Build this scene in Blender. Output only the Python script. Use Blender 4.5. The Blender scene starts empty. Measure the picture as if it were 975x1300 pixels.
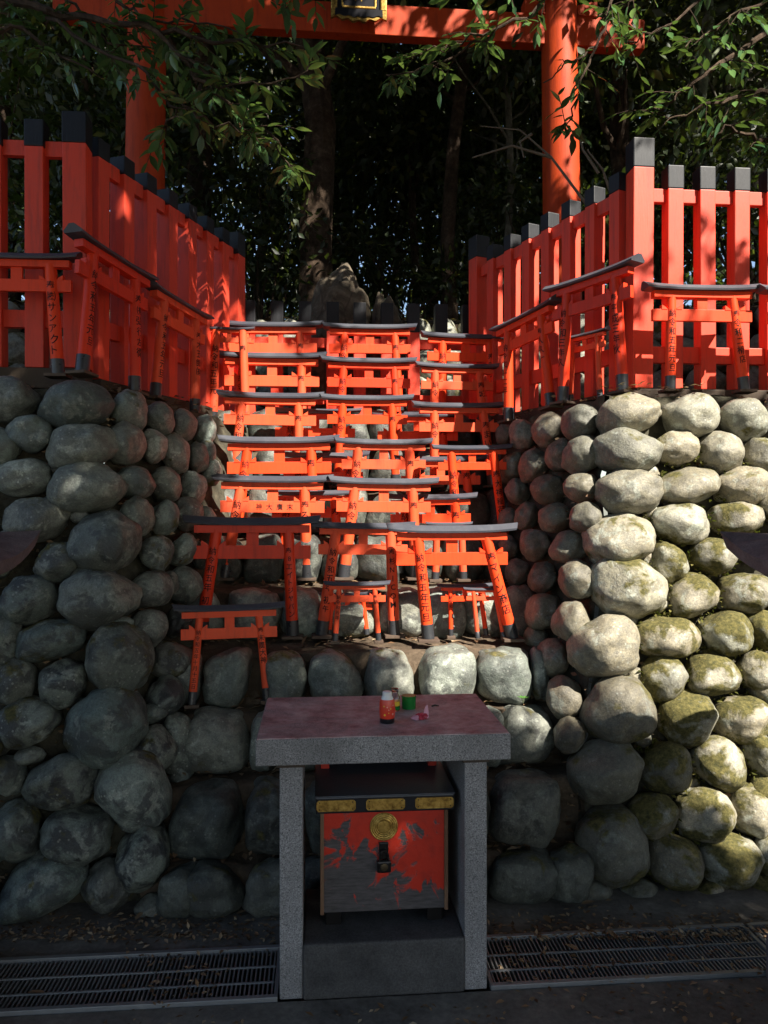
import bpy, bmesh, math, random
import numpy as np
from mathutils import Vector, Matrix, Euler, noise as mnoise

sc = bpy.context.scene
C = sc.collection
rnd = random.Random(7)
rng = np.random.default_rng(7)
R = math.radians

# ------------------------------------------------------------------ camera, sky, sun, exposure
F = 982.0                                   # focal length in photograph pixels (975 x 1300)
EYE = 1.5
cam_d = bpy.data.cameras.new('camera'); cam = bpy.data.objects.new('camera', cam_d); C.objects.link(cam)
cam_d.sensor_fit = 'VERTICAL'; cam_d.sensor_height = 36.0; cam_d.lens = 36.0 * F / 1300.0
cam_d.clip_start = 0.05; cam_d.clip_end = 400
cam.location = (0, 0, EYE); cam.rotation_euler = (R(90), 0, 0)
sc.camera = cam

SUN_AZ, SUN_EL = R(41), R(44)               # azimuth measured from straight behind the camera towards its right
S = Vector((math.cos(SUN_EL) * math.sin(SUN_AZ), -math.cos(SUN_EL) * math.cos(SUN_AZ), math.sin(SUN_EL)))
w = bpy.data.worlds.new('World'); sc.world = w; w.use_nodes = True
nt = w.node_tree; nt.nodes.clear()
sky = nt.nodes.new('ShaderNodeTexSky'); sky.sky_type = 'NISHITA'; sky.sun_disc = False
sky.sun_elevation = SUN_EL; sky.sun_rotation = math.pi - SUN_AZ
bg = nt.nodes.new('ShaderNodeBackground'); bg.inputs[1].default_value = 0.068
wo = nt.nodes.new('ShaderNodeOutputWorld')
nt.links.new(sky.outputs[0], bg.inputs[0]); nt.links.new(bg.outputs[0], wo.inputs[0])
sd = bpy.data.lights.new('sun', 'SUN'); sd.energy = 5.0; sd.angle = R(0.5); sd.color = (1.0, 0.93, 0.82)
sun = bpy.data.objects.new('sun', sd); C.objects.link(sun); sun.location = (6, -6, 9)
sun.rotation_euler = S.to_track_quat('Z', 'Y').to_euler()
sc.view_settings.view_transform = 'Standard'; sc.view_settings.look = 'None'
sc.view_settings.gamma = 1.0; sc.view_settings.exposure = 1.7
sc.render.engine = 'CYCLES'
sc.cycles.use_denoising = True
sc.cycles.max_bounces = 6; sc.cycles.diffuse_bounces = 4; sc.cycles.glossy_bounces = 3
sc.cycles.transparent_max_bounces = 6; sc.cycles.transmission_bounces = 4
sc.cycles.sample_clamp_indirect = 6.0

YAW = 0.085                                  # the shrine's own axis against the lens axis

def P(px, py, d):
    return Vector(((px - 487.5) / F * d, d, EYE - (py - 650.0) / F * d))

# ------------------------------------------------------------------ materials
class MT:
    def __init__(s, name, rough=0.6, spec=0.5):
        s.m = bpy.data.materials.new(name); s.m.use_nodes = True
        s.n = s.m.node_tree.nodes; s.l = s.m.node_tree.links
        s.b = s.n['Principled BSDF']; s.out = s.n['Material Output']
        s.b.inputs['Roughness'].default_value = rough
        s.b.inputs['Specular IOR Level'].default_value = spec
        s.tc = s.n.new('ShaderNodeTexCoord'); s.geo = s.n.new('ShaderNodeNewGeometry')
        s.oi = s.n.new('ShaderNodeObjectInfo')
    def put(s, sock, v):
        if hasattr(v, 'links'): s.l.new(v, sock)
        elif isinstance(v, (tuple, list)) and len(v) == 3 and sock.type == 'RGBA': sock.default_value = (*v, 1)
        else: sock.default_value = v
    def mapped(s, src, scale=(1, 1, 1), offset=None):
        mp = s.n.new('ShaderNodeMapping'); s.l.new(src, mp.inputs[0]); mp.inputs['Scale'].default_value = scale
        if offset is not None: s.l.new(offset, mp.inputs['Location'])
        return mp.outputs[0]
    def noise(s, scale, detail=4, rough=0.55, vec=None, dist=0):
        t = s.n.new('ShaderNodeTexNoise'); t.inputs['Scale'].default_value = scale
        t.inputs['Detail'].default_value = detail; t.inputs['Roughness'].default_value = rough
        t.inputs['Distortion'].default_value = dist
        s.l.new(vec if vec is not None else s.geo.outputs['Position'], t.inputs['Vector'])
        return t.outputs[0]
    def vor(s, scale, vec=None, out=0, feat='F1'):
        t = s.n.new('ShaderNodeTexVoronoi'); t.feature = feat; t.inputs['Scale'].default_value = scale
        s.l.new(vec if vec is not None else s.geo.outputs['Position'], t.inputs['Vector'])
        return t.outputs[out]
    def ramp(s, fac, stops):
        t = s.n.new('ShaderNodeValToRGB'); s.l.new(fac, t.inputs[0])
        e = t.color_ramp.elements
        while len(e) < len(stops): e.new(0.5)
        for k, (p, c) in enumerate(stops):
            e[k].position = p
            e[k].color = (c, c, c, 1) if isinstance(c, (int, float)) else (*c, 1)
        return t.outputs[0]
    def mix(s, fac, a, b, mode='MIX'):
        t = s.n.new('ShaderNodeMix'); t.data_type = 'RGBA'; t.blend_type = mode
        s.put(t.inputs[0], fac); s.put(t.inputs[6], a); s.put(t.inputs[7], b)
        return t.outputs[2]
    def math(s, op, a, b=None, clamp=False):
        t = s.n.new('ShaderNodeMath'); t.operation = op; t.use_clamp = clamp
        s.put(t.inputs[0], a)
        if b is not None: s.put(t.inputs[1], b)
        return t.outputs[0]
    def sep(s, v, kind='XYZ'):
        t = s.n.new('ShaderNodeSeparateXYZ' if kind == 'XYZ' else 'ShaderNodeSeparateColor')
        s.l.new(v, t.inputs[0]); return t.outputs
    def bump(s, h, strength=0.3, dist=0.01, chain=None):
        t = s.n.new('ShaderNodeBump'); t.inputs['Strength'].default_value = strength
        t.inputs['Distance'].default_value = dist; s.l.new(h, t.inputs['Height'])
        if chain is not None: s.l.new(chain, t.inputs['Normal'])
        s.l.new(t.outputs[0], s.b.inputs['Normal']); return t.outputs[0]
    def col(s, c): s.put(s.b.inputs['Base Color'], c); return s
    def rough(s, v): s.put(s.b.inputs['Roughness'], v); return s

M = {}
def paint(name, base, dirt, amount=0.35, rough=0.5, spec=0.35, grain=True):
    t = MT(name, rough, spec)
    n1 = t.noise(3.2, 5); n2 = t.noise(40, 3)
    rr = t.math('MULTIPLY', t.oi.outputs['Random'], 0.35)
    f = t.math('MULTIPLY', t.ramp(n1, [(0.42, 0.0), (0.75, 1.0)]), amount)
    c = t.mix(f, base, dirt)
    c = t.mix(t.math('MULTIPLY', rr, 0.6), c, tuple(v * 0.72 for v in base))
    c = t.mix(t.math('MULTIPLY', t.ramp(n2, [(0.55, 0.0), (0.75, 1.0)]), amount * 0.4), c, dirt)
    t.col(c)
    t.rough(t.ramp(n1, [(0.3, rough - 0.08), (0.8, rough + 0.15)]))
    if grain:
        g = t.noise(14, 6, 0.65, vec=t.mapped(t.tc.outputs['Object'], (9, 9, 0.7), None))
        st = t.noise(5, 5, 0.6, vec=t.mapped(t.geo.outputs['Position'], (7, 7, 0.8)))
        t.col(t.mix(t.math('MULTIPLY', t.ramp(st, [(0.5, 0.0), (0.72, 1.0)]), amount * 0.9), c, tuple(v * 0.55 for v in dirt)))
        t.bump(g, 0.3, 0.004)
    M[name] = t.m
paint('vermilion_faded', (0.80, 0.085, 0.025), (0.66, 0.10, 0.05), 0.6, 0.55, 0.25)
paint('vermilion_deep', (0.72, 0.042, 0.010), (0.50, 0.035, 0.014), 0.5, 0.40, 0.3)
paint('vermilion', (0.82, 0.060, 0.012), (0.62, 0.050, 0.016), 0.45, 0.45, 0.25)
paint('fence_red', (0.74, 0.062, 0.026), (0.55, 0.075, 0.050), 0.6, 0.5, 0.35)
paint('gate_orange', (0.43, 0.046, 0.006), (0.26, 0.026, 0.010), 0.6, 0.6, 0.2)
paint('black_paint', (0.045, 0.048, 0.062), (0.10, 0.106, 0.12), 0.7, 0.5, 0.45)
paint('cap_black', (0.007, 0.008, 0.011), (0.028, 0.031, 0.037), 0.5, 0.5, 0.35)
paint('sill_wood', (0.055, 0.040, 0.030), (0.11, 0.085, 0.06), 0.8, 0.75, 0.2)
paint('base_wood', (0.075, 0.050, 0.036), (0.16, 0.12, 0.09), 0.8, 0.7, 0.25)
t = MT('sleeve_metal', 0.32, 0.6); t.col((0.028, 0.030, 0.034)); t.rough(t.ramp(t.noise(30), [(0.3, 0.24), (0.8, 0.5)])); M['sleeve_metal'] = t.m
t = MT('ink', 0.6, 0.2); t.col((0.006, 0.005, 0.005)); M['ink'] = t.m

# boulder: object colour carries moss, darkness and warmth
t = MT('boulder', 0.6, 0.45)
pos = t.geo.outputs['Position']
rv = t.math('MULTIPLY', t.oi.outputs['Random'], 40.0)
cmb = t.n.new('ShaderNodeCombineXYZ'); t.l.new(rv, cmb.inputs[0]); t.l.new(rv, cmb.inputs[1])
pv = t.mapped(pos, (1, 1, 1), cmb.outputs[0])
oc = t.sep(t.oi.outputs['Color'], 'RGB')
base = t.ramp(t.oi.outputs['Random'], [(0.0, (0.13, 0.165, 0.150)), (0.3, (0.20, 0.255, 0.222)), (0.6, (0.225, 0.25, 0.222)), (1.0, (0.155, 0.205, 0.182))])
base = t.mix(oc[2], base, (0.285, 0.238, 0.155))
dk = t.ramp(t.noise(8, 9, 0.68, pv, 0.5), [(0.47, 0.0), (0.55, 1.0)])
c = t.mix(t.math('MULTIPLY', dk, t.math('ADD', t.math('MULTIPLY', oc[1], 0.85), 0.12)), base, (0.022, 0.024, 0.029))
pale = t.ramp(t.noise(12, 7, 0.65, pv, 0.4), [(0.55, 0.0), (0.61, 1.0)])
c = t.mix(t.math('MULTIPLY', pale, 0.6), c, (0.38, 0.41, 0.345))
blot = t.ramp(t.noise(34, 5, 0.7, pv), [(0.40, 0.0), (0.62, 1.0)])
c = t.mix(t.math('MULTIPLY', blot, 0.5), c, (0.085, 0.085, 0.08))
grit = t.noise(170, 3, 0.7, pv)
c = t.mix(0.45, c, t.ramp(grit, [(0.32, 0.2), (0.68, 0.8)]), 'OVERLAY')
lich = t.ramp(t.vor(46, t.mapped(pv, (1, 1, 1))), [(0.16, 1.0), (0.24, 0.0)])
lich = t.math('MULTIPLY', lich, t.ramp(t.noise(9, 3, 0.6, pv), [(0.5, 0.0), (0.56, 1.0)]))
c = t.mix(t.math('MULTIPLY', lich, 0.5), c, (0.42, 0.44, 0.38))
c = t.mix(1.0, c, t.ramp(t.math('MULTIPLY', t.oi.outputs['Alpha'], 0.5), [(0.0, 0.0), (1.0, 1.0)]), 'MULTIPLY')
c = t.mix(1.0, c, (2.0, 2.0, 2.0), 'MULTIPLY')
nz = t.sep(t.geo.outputs['Normal'])[2]
ms = t.math('ADD', t.noise(8, 6, 0.62, pv, 0.3), t.math('MULTIPLY', t.math('ABSOLUTE', nz), 0.13))
ms = t.math('ADD', ms, t.math('MULTIPLY', oc[0], 0.31))
mm = t.ramp(ms, [(0.73, 0.0), (0.82, 1.0)])
mossc = t.ramp(t.noise(60, 4, 0.7, pv), [(0.3, (0.026, 0.028, 0.008)), (0.48, (0.078, 0.070, 0.018)), (0.72, (0.165, 0.138, 0.045))])
c = t.mix(mm, c, mossc)
t.col(c)
t.rough(t.math('ADD', t.math('MULTIPLY', mm, 0.4), t.ramp(blot, [(0.0, 0.46), (1.0, 0.62)])))
b1 = t.bump(t.noise(26, 8, 0.7, pv), 0.6, 0.015)
hh = t.math('ADD', t.math('MULTIPLY', t.noise(240, 2, 0.6, pv), 0.35), t.math('MULTIPLY', mm, t.noise(120, 4, 0.8, pv)))
t.bump(hh, 0.5, 0.006, b1)
M['boulder'] = t.m

# veined rock
t = MT('veined_rock', 0.8, 0.25)
nn = t.noise(5, 8, 0.65, None, 1.2)
c = t.ramp(nn, [(0.3, (0.03, 0.024, 0.017)), (0.48, (0.095, 0.076, 0.052)), (0.62, (0.17, 0.14, 0.10)), (0.8, (0.06, 0.047, 0.033))])
ve = t.ramp(t.vor(5.5, t.mapped(pos if False else t.geo.outputs['Position'], (1, 1, 0.6)), 0, 'DISTANCE_TO_EDGE'), [(0.0, 1.0), (0.05, 0.0)])
t.col(t.mix(t.math('MULTIPLY', ve, 0.75), c, (0.05, 0.035, 0.025)))
t.bump(nn, 0.8, 0.04); M['veined_rock'] = t.m

def earth(name, c1, c2, c3, bumpd=0.02, sc1=9, rough=0.95):
    t = MT(name, rough, 0.15)
    n1 = t.noise(sc1, 8, 0.65); n2 = t.noise(sc1 * 9, 5, 0.7)
    c = t.ramp(n1, [(0.3, c1), (0.55, c2), (0.75, c3)])
    c = t.mix(0.5, c, t.ramp(n2, [(0.3, 0.25), (0.7, 0.75)]), 'OVERLAY')
    t.col(c)
    b = t.bump(n1, 0.6, bumpd); t.bump(n2, 0.6, bumpd * 0.3, b); M[name] = t.m
earth('mortar', (0.025, 0.022, 0.016), (0.065, 0.06, 0.042), (0.13, 0.115, 0.08))
earth('soil', (0.035, 0.026, 0.018), (0.085, 0.062, 0.042), (0.17, 0.125, 0.085))
earth('forest_floor', (0.018, 0.013, 0.009), (0.05, 0.035, 0.022), (0.14, 0.09, 0.05))
earth('asphalt', (0.070, 0.063, 0.055), (0.135, 0.122, 0.106), (0.22, 0.20, 0.172), 0.008, 5, 0.85)
earth('bark_brown', (0.016, 0.011, 0.008), (0.06, 0.041, 0.028), (0.14, 0.10, 0.07), 0.03, 12)
earth('bark_pale', (0.05, 0.045, 0.035), (0.12, 0.115, 0.09), (0.22, 0.21, 0.17), 0.01, 10)
earth('bark_green', (0.04, 0.05, 0.03), (0.10, 0.115, 0.075), (0.17, 0.185, 0.13), 0.006, 6)

def granite(name, stain):
    t = MT(name, 0.62, 0.4)
    sp = t.noise(260, 3, 0.75); sp2 = t.vor(210, None, 1)
    c = t.ramp(sp, [(0.34, (0.035, 0.035, 0.037)), (0.46, (0.19, 0.187, 0.19)), (0.6, (0.31, 0.30, 0.305)), (0.7, (0.48, 0.46, 0.46))])
    lo = t.noise(4, 6, 0.6)
    c = t.mix(t.math('MULTIPLY', t.ramp(lo, [(0.4, 0.0), (0.7, 1.0)]), 0.55), c, (0.075, 0.072, 0.07))
    if stain:
        tn = t.noise(5.5, 8, 0.7, None, 0.8)
        f = t.ramp(tn, [(0.36, 0.25), (0.52, 0.75), (0.62, 0.4)])
        c = t.mix(f, c, t.ramp(t.noise(9, 6, 0.7), [(0.35, (0.19, 0.06, 0.066)), (0.48, (0.42, 0.25, 0.25)), (0.64, (0.58, 0.46, 0.45))]))
    t.col(c); t.bump(sp, 0.25, 0.003); M[name] = t.m
granite('granite', False); granite('granite_stained', True)
t = MT('dark_concrete', 0.8, 0.25)
n1 = t.noise(6, 7, 0.65); n2 = t.noise(180, 3, 0.7)
c = t.ramp(n1, [(0.3, (0.035, 0.034, 0.034)), (0.6, (0.075, 0.073, 0.072)), (0.78, (0.16, 0.155, 0.15))])
t.col(t.mix(0.6, c, t.ramp(n2, [(0.3, 0.25), (0.7, 0.8)]), 'OVERLAY')); t.bump(n2, 0.3, 0.004); M['dark_concrete'] = t.m

# peeled red lacquer over bare grey wood (wear with a shape of its own)
t = MT('peeled_lacquer', 0.45, 0.45)
ov = t.tc.outputs['Object']; xyz = t.sep(ov)
n1 = t.noise(12, 9, 0.6, t.mapped(ov, (1.0, 1.0, 0.75)), 0.6)
zb = t.math('MULTIPLY', t.math('SUBTRACT', 0.29, xyz[2]), 0.8)
xb = t.math('MULTIPLY', t.math('ADD', xyz[0], 0.0), -0.35)
mk = t.ramp(t.math('ADD', t.math('ADD', n1, zb), xb), [(0.555, 0.0), (0.60, 1.0)])
red = t.mix(t.ramp(t.noise(30, 4), [(0.5, 0.0), (0.8, 0.5)]), (0.50, 0.028, 0.012), (0.22, 0.02, 0.015))
bare = t.ramp(t.noise(16, 7, 0.7, t.mapped(ov, (1.0, 1.0, 7.0))), [(0.3, (0.030, 0.026, 0.027)), (0.6, (0.085, 0.075, 0.075)), (0.8, (0.15, 0.13, 0.125))])
t.col(t.mix(mk, red, bare)); t.rough(t.ramp(mk, [(0, 0.38), (1, 0.75)]))
t.bump(t.math('SUBTRACT', t.noise(60, 4), t.math('MULTIPLY', mk, 0.8)), 0.5, 0.002); M['peeled_lacquer'] = t.m
paint('edge_wood', (0.15, 0.075, 0.04), (0.30, 0.2, 0.13), 0.7, 0.6, 0.3)
t = MT('gold', 0.42, 0.5); t.b.inputs['Metallic'].default_value = 0.85
gn = t.noise(60, 5, 0.7)
t.col(t.ramp(gn, [(0.3, (0.16, 0.085, 0.02)), (0.55, (0.48, 0.30, 0.075)), (0.8, (0.65, 0.46, 0.15))])); t.bump(gn, 0.5, 0.002); M['gold'] = t.m
def plain(name, c, rough=0.5, metal=0.0, spec=0.5, alpha=None, trans=0):
    t = MT(name, rough, spec); n = t.noise(25, 4)
    t.col(t.mix(t.ramp(n, [(0.4, 0.0), (0.8, 0.45)]), c, tuple(v * 0.6 for v in c)))
    t.b.inputs['Metallic'].default_value = metal; t.b.inputs['Transmission Weight'].default_value = trans
    M[name] = t.m
plain('lacquer_black', (0.010, 0.010, 0.014), 0.3)
plain('iron', (0.02, 0.018, 0.018), 0.35, 0.6)
plain('brass_dark', (0.10, 0.075, 0.045), 0.4, 0.8)
plain('galvanised', (0.22, 0.225, 0.23), 0.55, 0.5)
plain('bottle_red', (0.65, 0.045, 0.02), 0.28)
plain('bottle_white', (0.75, 0.75, 0.74), 0.4)
plain('print_yellow', (0.75, 0.5, 0.03), 0.4)
plain('print_pink', (0.75, 0.35, 0.30), 0.4)
plain('cup_green', (0.01, 0.24, 0.035), 0.25, 0, 0.5, None, 0.25)
plain('wrap_red', (0.42, 0.03, 0.06), 0.3)
plain('wrap_pink', (0.62, 0.32, 0.42), 0.3)
plain('blue_glass', (0.05, 0.04, 0.45), 0.15, 0, 0.6)
plain('twig', (0.12, 0.09, 0.06), 0.8)
plain('twig_pale', (0.14, 0.115, 0.085), 0.8)
t = MT('clear_glass', 0.06, 0.5); t.col((0.85, 0.86, 0.83)); t.b.inputs['Transmission Weight'].default_value = 1.0; M['clear_glass'] = t.m
plain('tile_stone', (0.11, 0.09, 0.085), 0.75)
t = MT('lantern_stone', 0.8, 0.25)
n1 = t.noise(8, 7, 0.7); n2 = t.noise(200, 3)
c = t.ramp(n1, [(0.3, (0.06, 0.05, 0.055)), (0.6, (0.14, 0.115, 0.12)), (0.8, (0.2, 0.18, 0.18))])
t.col(t.mix(0.5, c, t.ramp(n2, [(0.3, 0.3), (0.7, 0.7)]), 'OVERLAY')); t.bump(n1, 0.4, 0.01); M['lantern_stone'] = t.m

def leafmat(name, stops, gloss=0.35, trans=0.25, spec=0.5):
    t = MT(name, gloss, spec)
    c = t.ramp(t.geo.outputs['Random Per Island'], stops)
    t.col(c)
    tr = t.n.new('ShaderNodeBsdfTranslucent'); t.l.new(t.mix(0.5, c, (0.16, 0.24, 0.02)), tr.inputs[0])
    ms = t.n.new('ShaderNodeMixShader'); ms.inputs[0].default_value = trans
    t.l.new(t.b.outputs[0], ms.inputs[1]); t.l.new(tr.outputs[0], ms.inputs[2]); t.l.new(ms.outputs[0], t.out.inputs[0])
    M[name] = t.m
leafmat('leaf_glossy', [(0.0, (0.03, 0.075, 0.030)), (0.5, (0.06, 0.13, 0.045)), (0.85, (0.11, 0.20, 0.06)), (1.0, (0.19, 0.27, 0.07))], 0.24, 0.25)
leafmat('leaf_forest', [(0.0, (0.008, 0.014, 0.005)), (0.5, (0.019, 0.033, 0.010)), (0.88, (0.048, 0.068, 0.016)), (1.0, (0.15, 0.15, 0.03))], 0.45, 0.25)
leafmat('leaf_dry', [(0.0, (0.06, 0.03, 0.016)), (0.4, (0.15, 0.085, 0.045)), (0.8, (0.28, 0.19, 0.11)), (1.0, (0.40, 0.31, 0.20))], 0.7, 0.08, 0.25)
leafmat('leaf_fresh', [(0.0, (0.05, 0.16, 0.02)), (1.0, (0.09, 0.25, 0.04))], 0.4, 0.3)

# ------------------------------------------------------------------ objects and meshes
def link(name, mesh, mat=None, parent=None, M4=None):
    o = bpy.data.objects.new(name, mesh); C.objects.link(o)
    if mat is not None and mesh is not None and not mesh.materials: mesh.materials.append(M[mat])
    if parent is not None: o.parent = parent
    if M4 is not None: o.matrix_local = M4
    return o
def tag(o, label=None, cat=None, group=None, kind=None):
    if label: o['label'] = label
    if cat: o['category'] = cat
    if group: o['group'] = group
    if kind: o['kind'] = kind
    return o
def thing(name, label, cat, M4=None, group=None):
    o = bpy.data.objects.new(name, None); C.objects.link(o); o.empty_display_size = 0.1
    if M4 is not None: o.matrix_world = M4
    return tag(o, label, cat, group)

class MB:
    def __init__(s): s.v = []; s.f = []
    def add(s, vs, fs):
        k = len(s.v); s.v += [tuple(v) for v in vs]; s.f += [tuple(i + k for i in f) for f in fs]; return s
    def box(s, c, size, rot=None, bev=0.0):
        hx, hy, hz = size[0] / 2, size[1] / 2, size[2] / 2
        c = Vector(c)
        if bev <= 0:
            vs = [Vector((x, y, z)) for z in (-hz, hz) for y in (-hy, hy) for x in (-hx, hx)]
            fs = [(0, 2, 3, 1), (4, 5, 7, 6), (0, 1, 5, 4), (2, 6, 7, 3), (0, 4, 6, 2), (1, 3, 7, 5)]
        else:
            bm = bmesh.new(); bmesh.ops.create_cube(bm, size=1.0)
            for v in bm.verts: v.co = Vector((v.co.x * 2 * hx, v.co.y * 2 * hy, v.co.z * 2 * hz))
            bmesh.ops.bevel(bm, geom=bm.edges[:], offset=bev, segments=2, affect='EDGES', profile=0.6)
            bm.verts.index_update()
            vs = [v.co.copy() for v in bm.verts]; fs = [tuple(v.index for v in f.verts) for f in bm.faces]; bm.free()
        if rot is not None: vs = [rot @ v for v in vs]
        return s.add([v + c for v in vs], fs)
    def tube(s, pts, rads, seg=10, caps=True):
        pts = [Vector(p) for p in pts]; n = len(pts); vs = []; fs = []
        ref = None
        for i, p in enumerate(pts):
            t = (pts[min(i + 1, n - 1)] - pts[max(i - 1, 0)]).normalized()
            if ref is None: ref = t.orthogonal().normalized()
            u = (ref - t * ref.dot(t)).normalized(); ref = u; v = t.cross(u)
            for k in range(seg):
                a = 2 * math.pi * k / seg
                vs.append(p + (u * math.cos(a) + v * math.sin(a)) * rads[i])
        for i in range(n - 1):
            for k in range(seg):
                a, b = i * seg + k, i * seg + (k + 1) % seg
                fs.append((a, b, b + seg, a + seg))
        if caps: fs += [tuple(range(seg))[::-1], tuple(range((n - 1) * seg, n * seg))]
        return s.add(vs, fs)
    def lathe(s, prof, seg=20, c=(0, 0, 0)):
        c = Vector(c); vs = []; fs = []
        for r, z in prof:
            for k in range(seg):
                a = 2 * math.pi * k / seg; vs.append(c + Vector((r * math.cos(a), r * math.sin(a), z)))
        for i in range(len(prof) - 1):
            for k in range(seg):
                a, b = i * seg + k, i * seg + (k + 1) % seg; fs.append((a, b, b + seg, a + seg))
        fs += [tuple(range(seg))[::-1], tuple(range((len(prof) - 1) * seg, len(prof) * seg))]
        return s.add(vs, fs)
    def prism(s, poly, y0, y1):                         # polygon in x,z extruded along y
        n = len(poly)
        vs = [(x, y0, z) for x, z in poly] + [(x, y1, z) for x, z in poly]
        fs = [tuple(range(n)), tuple(range(2 * n - 1, n - 1, -1))] + [(i, i + n, (i + 1) % n + n, (i + 1) % n) for i in range(n)]
        return s.add(vs, fs)
    def mesh(s, name, smooth=False):
        m = bpy.data.meshes.new(name); m.from_pydata(s.v, [], s.f)
        bm = bmesh.new(); bm.from_mesh(m); bmesh.ops.recalc_face_normals(bm, faces=bm.faces[:]); bm.to_mesh(m); bm.free()
        if smooth: smooth_by_angle(m)
        m.update(); return m
def smooth_by_angle(m, ang=R(40)):
    m.shade_smooth()
    m.set_sharp_from_angle(angle=ang)
def part(mb, name, mat, parent, smooth=False, M4=None):
    return link(name, mb.mesh(name, smooth), mat, parent, M4)

def np_mesh(name, V, Fc, smooth=False):
    m = bpy.data.meshes.new(name)
    V = np.ascontiguousarray(V, dtype=np.float32); Fc = np.ascontiguousarray(Fc, dtype=np.int32)
    m.vertices.add(len(V)); m.vertices.foreach_set('co', V.ravel())
    m.loops.add(Fc.size); m.loops.foreach_set('vertex_index', Fc.ravel())
    m.polygons.add(len(Fc)); m.polygons.foreach_set('loop_start', np.arange(0, Fc.size, 3, dtype=np.int32))
    m.update(calc_edges=True)
    if smooth: m.shade_smooth()
    return m

LEAF_LO = (np.array([[0, 0, 0], [-.24, .45, .05], [.24, .45, .05], [0, 1, -.05], [0, .45, -.02]]), np.array([[0, 2, 4], [2, 3, 4], [3, 1, 4], [1, 0, 4]]))
LEAF_HI = (np.array([[0, 0, 0], [-.17, .22, .03], [.17, .22, .03], [-.215, .5, .03], [.215, .5, .03], [-.13, .78, 0], [.13, .78, 0], [0, 1.05, -.07], [0, .22, -.02], [0, .5, -.03], [0, .78, -.04]]),
           np.array([[0, 2, 8], [0, 8, 1], [2, 4, 9], [2, 9, 8], [8, 9, 3], [8, 3, 1], [4, 6, 10], [4, 10, 9], [9, 10, 5], [9, 5, 3], [6, 7, 10], [10, 7, 5]]))
def leaves(pos, dirs, size, tmpl=LEAF_LO, upbias=0.6):
    """pos (n,3), dirs (n,3) growth direction, size (n,)"""
    n = len(pos); tv, tf = tmpl
    y = dirs / (np.linalg.norm(dirs, axis=1, keepdims=True) + 1e-9)
    up = rng.normal(0, 1, (n, 3)) * (1 - upbias) + np.array([0, 0, upbias])
    x = np.cross(y, up); x /= np.linalg.norm(x, axis=1, keepdims=True) + 1e-9
    z = np.cross(x, y)
    V = pos[:, None, :] + size[:, None, None] * (tv[None, :, 0:1] * x[:, None, :] + tv[None, :, 1:2] * y[:, None, :] + tv[None, :, 2:3] * z[:, None, :])
    Fc = tf[None] + (np.arange(n) * len(tv))[:, None, None]
    return V.reshape(-1, 3), Fc.reshape(-1, 3)
def crown_points(n, centres, radii):
    """leaf anchor points in clumps: denser towards each clump's skin"""
    k = rng.integers(0, len(centres), n)
    d = rng.normal(0, 1, (n, 3)); d /= np.linalg.norm(d, axis=1, keepdims=True)
    r = rng.random(n) ** 0.45
    p = np.array(centres)[k] + d * (r * np.array(radii)[k])[:, None] * np.array([1, 1, 0.75])
    return p, d

# ------------------------------------------------------------------ ground with the drain channel
def rotz(a): return Matrix.Rotation(a, 4, 'Z')
def frame(x, y, z=0.0, yaw=YAW): return Matrix.Translation((x, y, z)) @ rotz(yaw)
DR = frame(0, 2.545, 0)                       # drain axis; local y = -0.155 .. 0.155
mb = MB()
DW, DL, DD = 0.150, 6.0, 0.16
for (x0, x1, y0, y1) in ((-150, 150, -150, -DW), (-150, -DL, -DW, DW), (DL, 150, -DW, DW), (-150, 150, DW, 150)):
    mb.add([(x0, y0, 0), (x1, y0, 0), (x1, y1, 0), (x0, y1, 0)], [(0, 1, 2, 3)])
mb.add([(-DL, -DW, 0), (DL, -DW, 0), (DL, -DW, -DD), (-DL, -DW, -DD), (-DL, DW, 0), (DL, DW, 0), (DL, DW, -DD), (-DL, DW, -DD)],
       [(0, 1, 2, 3), (4, 7, 6, 5), (3, 2, 6, 7), (0, 3, 7, 4), (1, 5, 6, 2)])
g = part(mb, 'ground', 'asphalt', None, M4=DR); tag(g, kind='structure')

def grating(x0, x1, label):
    t = thing('drain_grating', label, 'grating', DR @ Matrix.Translation(((x0 + x1) / 2, 0, 0)))
    L = x1 - x0; hw = DW - 0.004
    for s in (-1, 1):
        part(MB().box((0, s * (hw - 0.009), 0.004), (L, 0.018, 0.018), bev=0.002), 'frame_rail', 'galvanised', t)
        part(MB().box((s * (L / 2 - 0.006), 0, 0.003), (0.012, 2 * hw - 0.04, 0.016)), 'frame_end', 'galvanised', t)
    for y in (-0.055, 0.03):
        part(MB().box((0, y, 0.0055), (L - 0.03, 0.006, 0.005)), 'cross_rod', 'galvanised', t)
    b = MB(); n = int(L / 0.0145)
    for i in range(n): b.box((-L / 2 + 0.02 + i * (L - 0.04) / (n - 1), 0, -0.004), (0.0048, 2 * hw - 0.036, 0.016))
    tag(part(b, 'bar', 'galvanised', t), kind='stuff')
for k, x0 in enumerate((-2.33, -1.33)): grating(x0, x0 + 0.99, 'steel drain grating beside the table leg, on the side of the red bottle' if k else 'steel drain grating running on along the shaded boulder wall')
for k, x0 in enumerate((0.325, 1.325)): grating(x0, x0 + 0.99, 'steel drain grating beside the table leg, on the side of the pink wrapper' if not k else 'steel drain grating running on past the mossy boulder wall')

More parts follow.
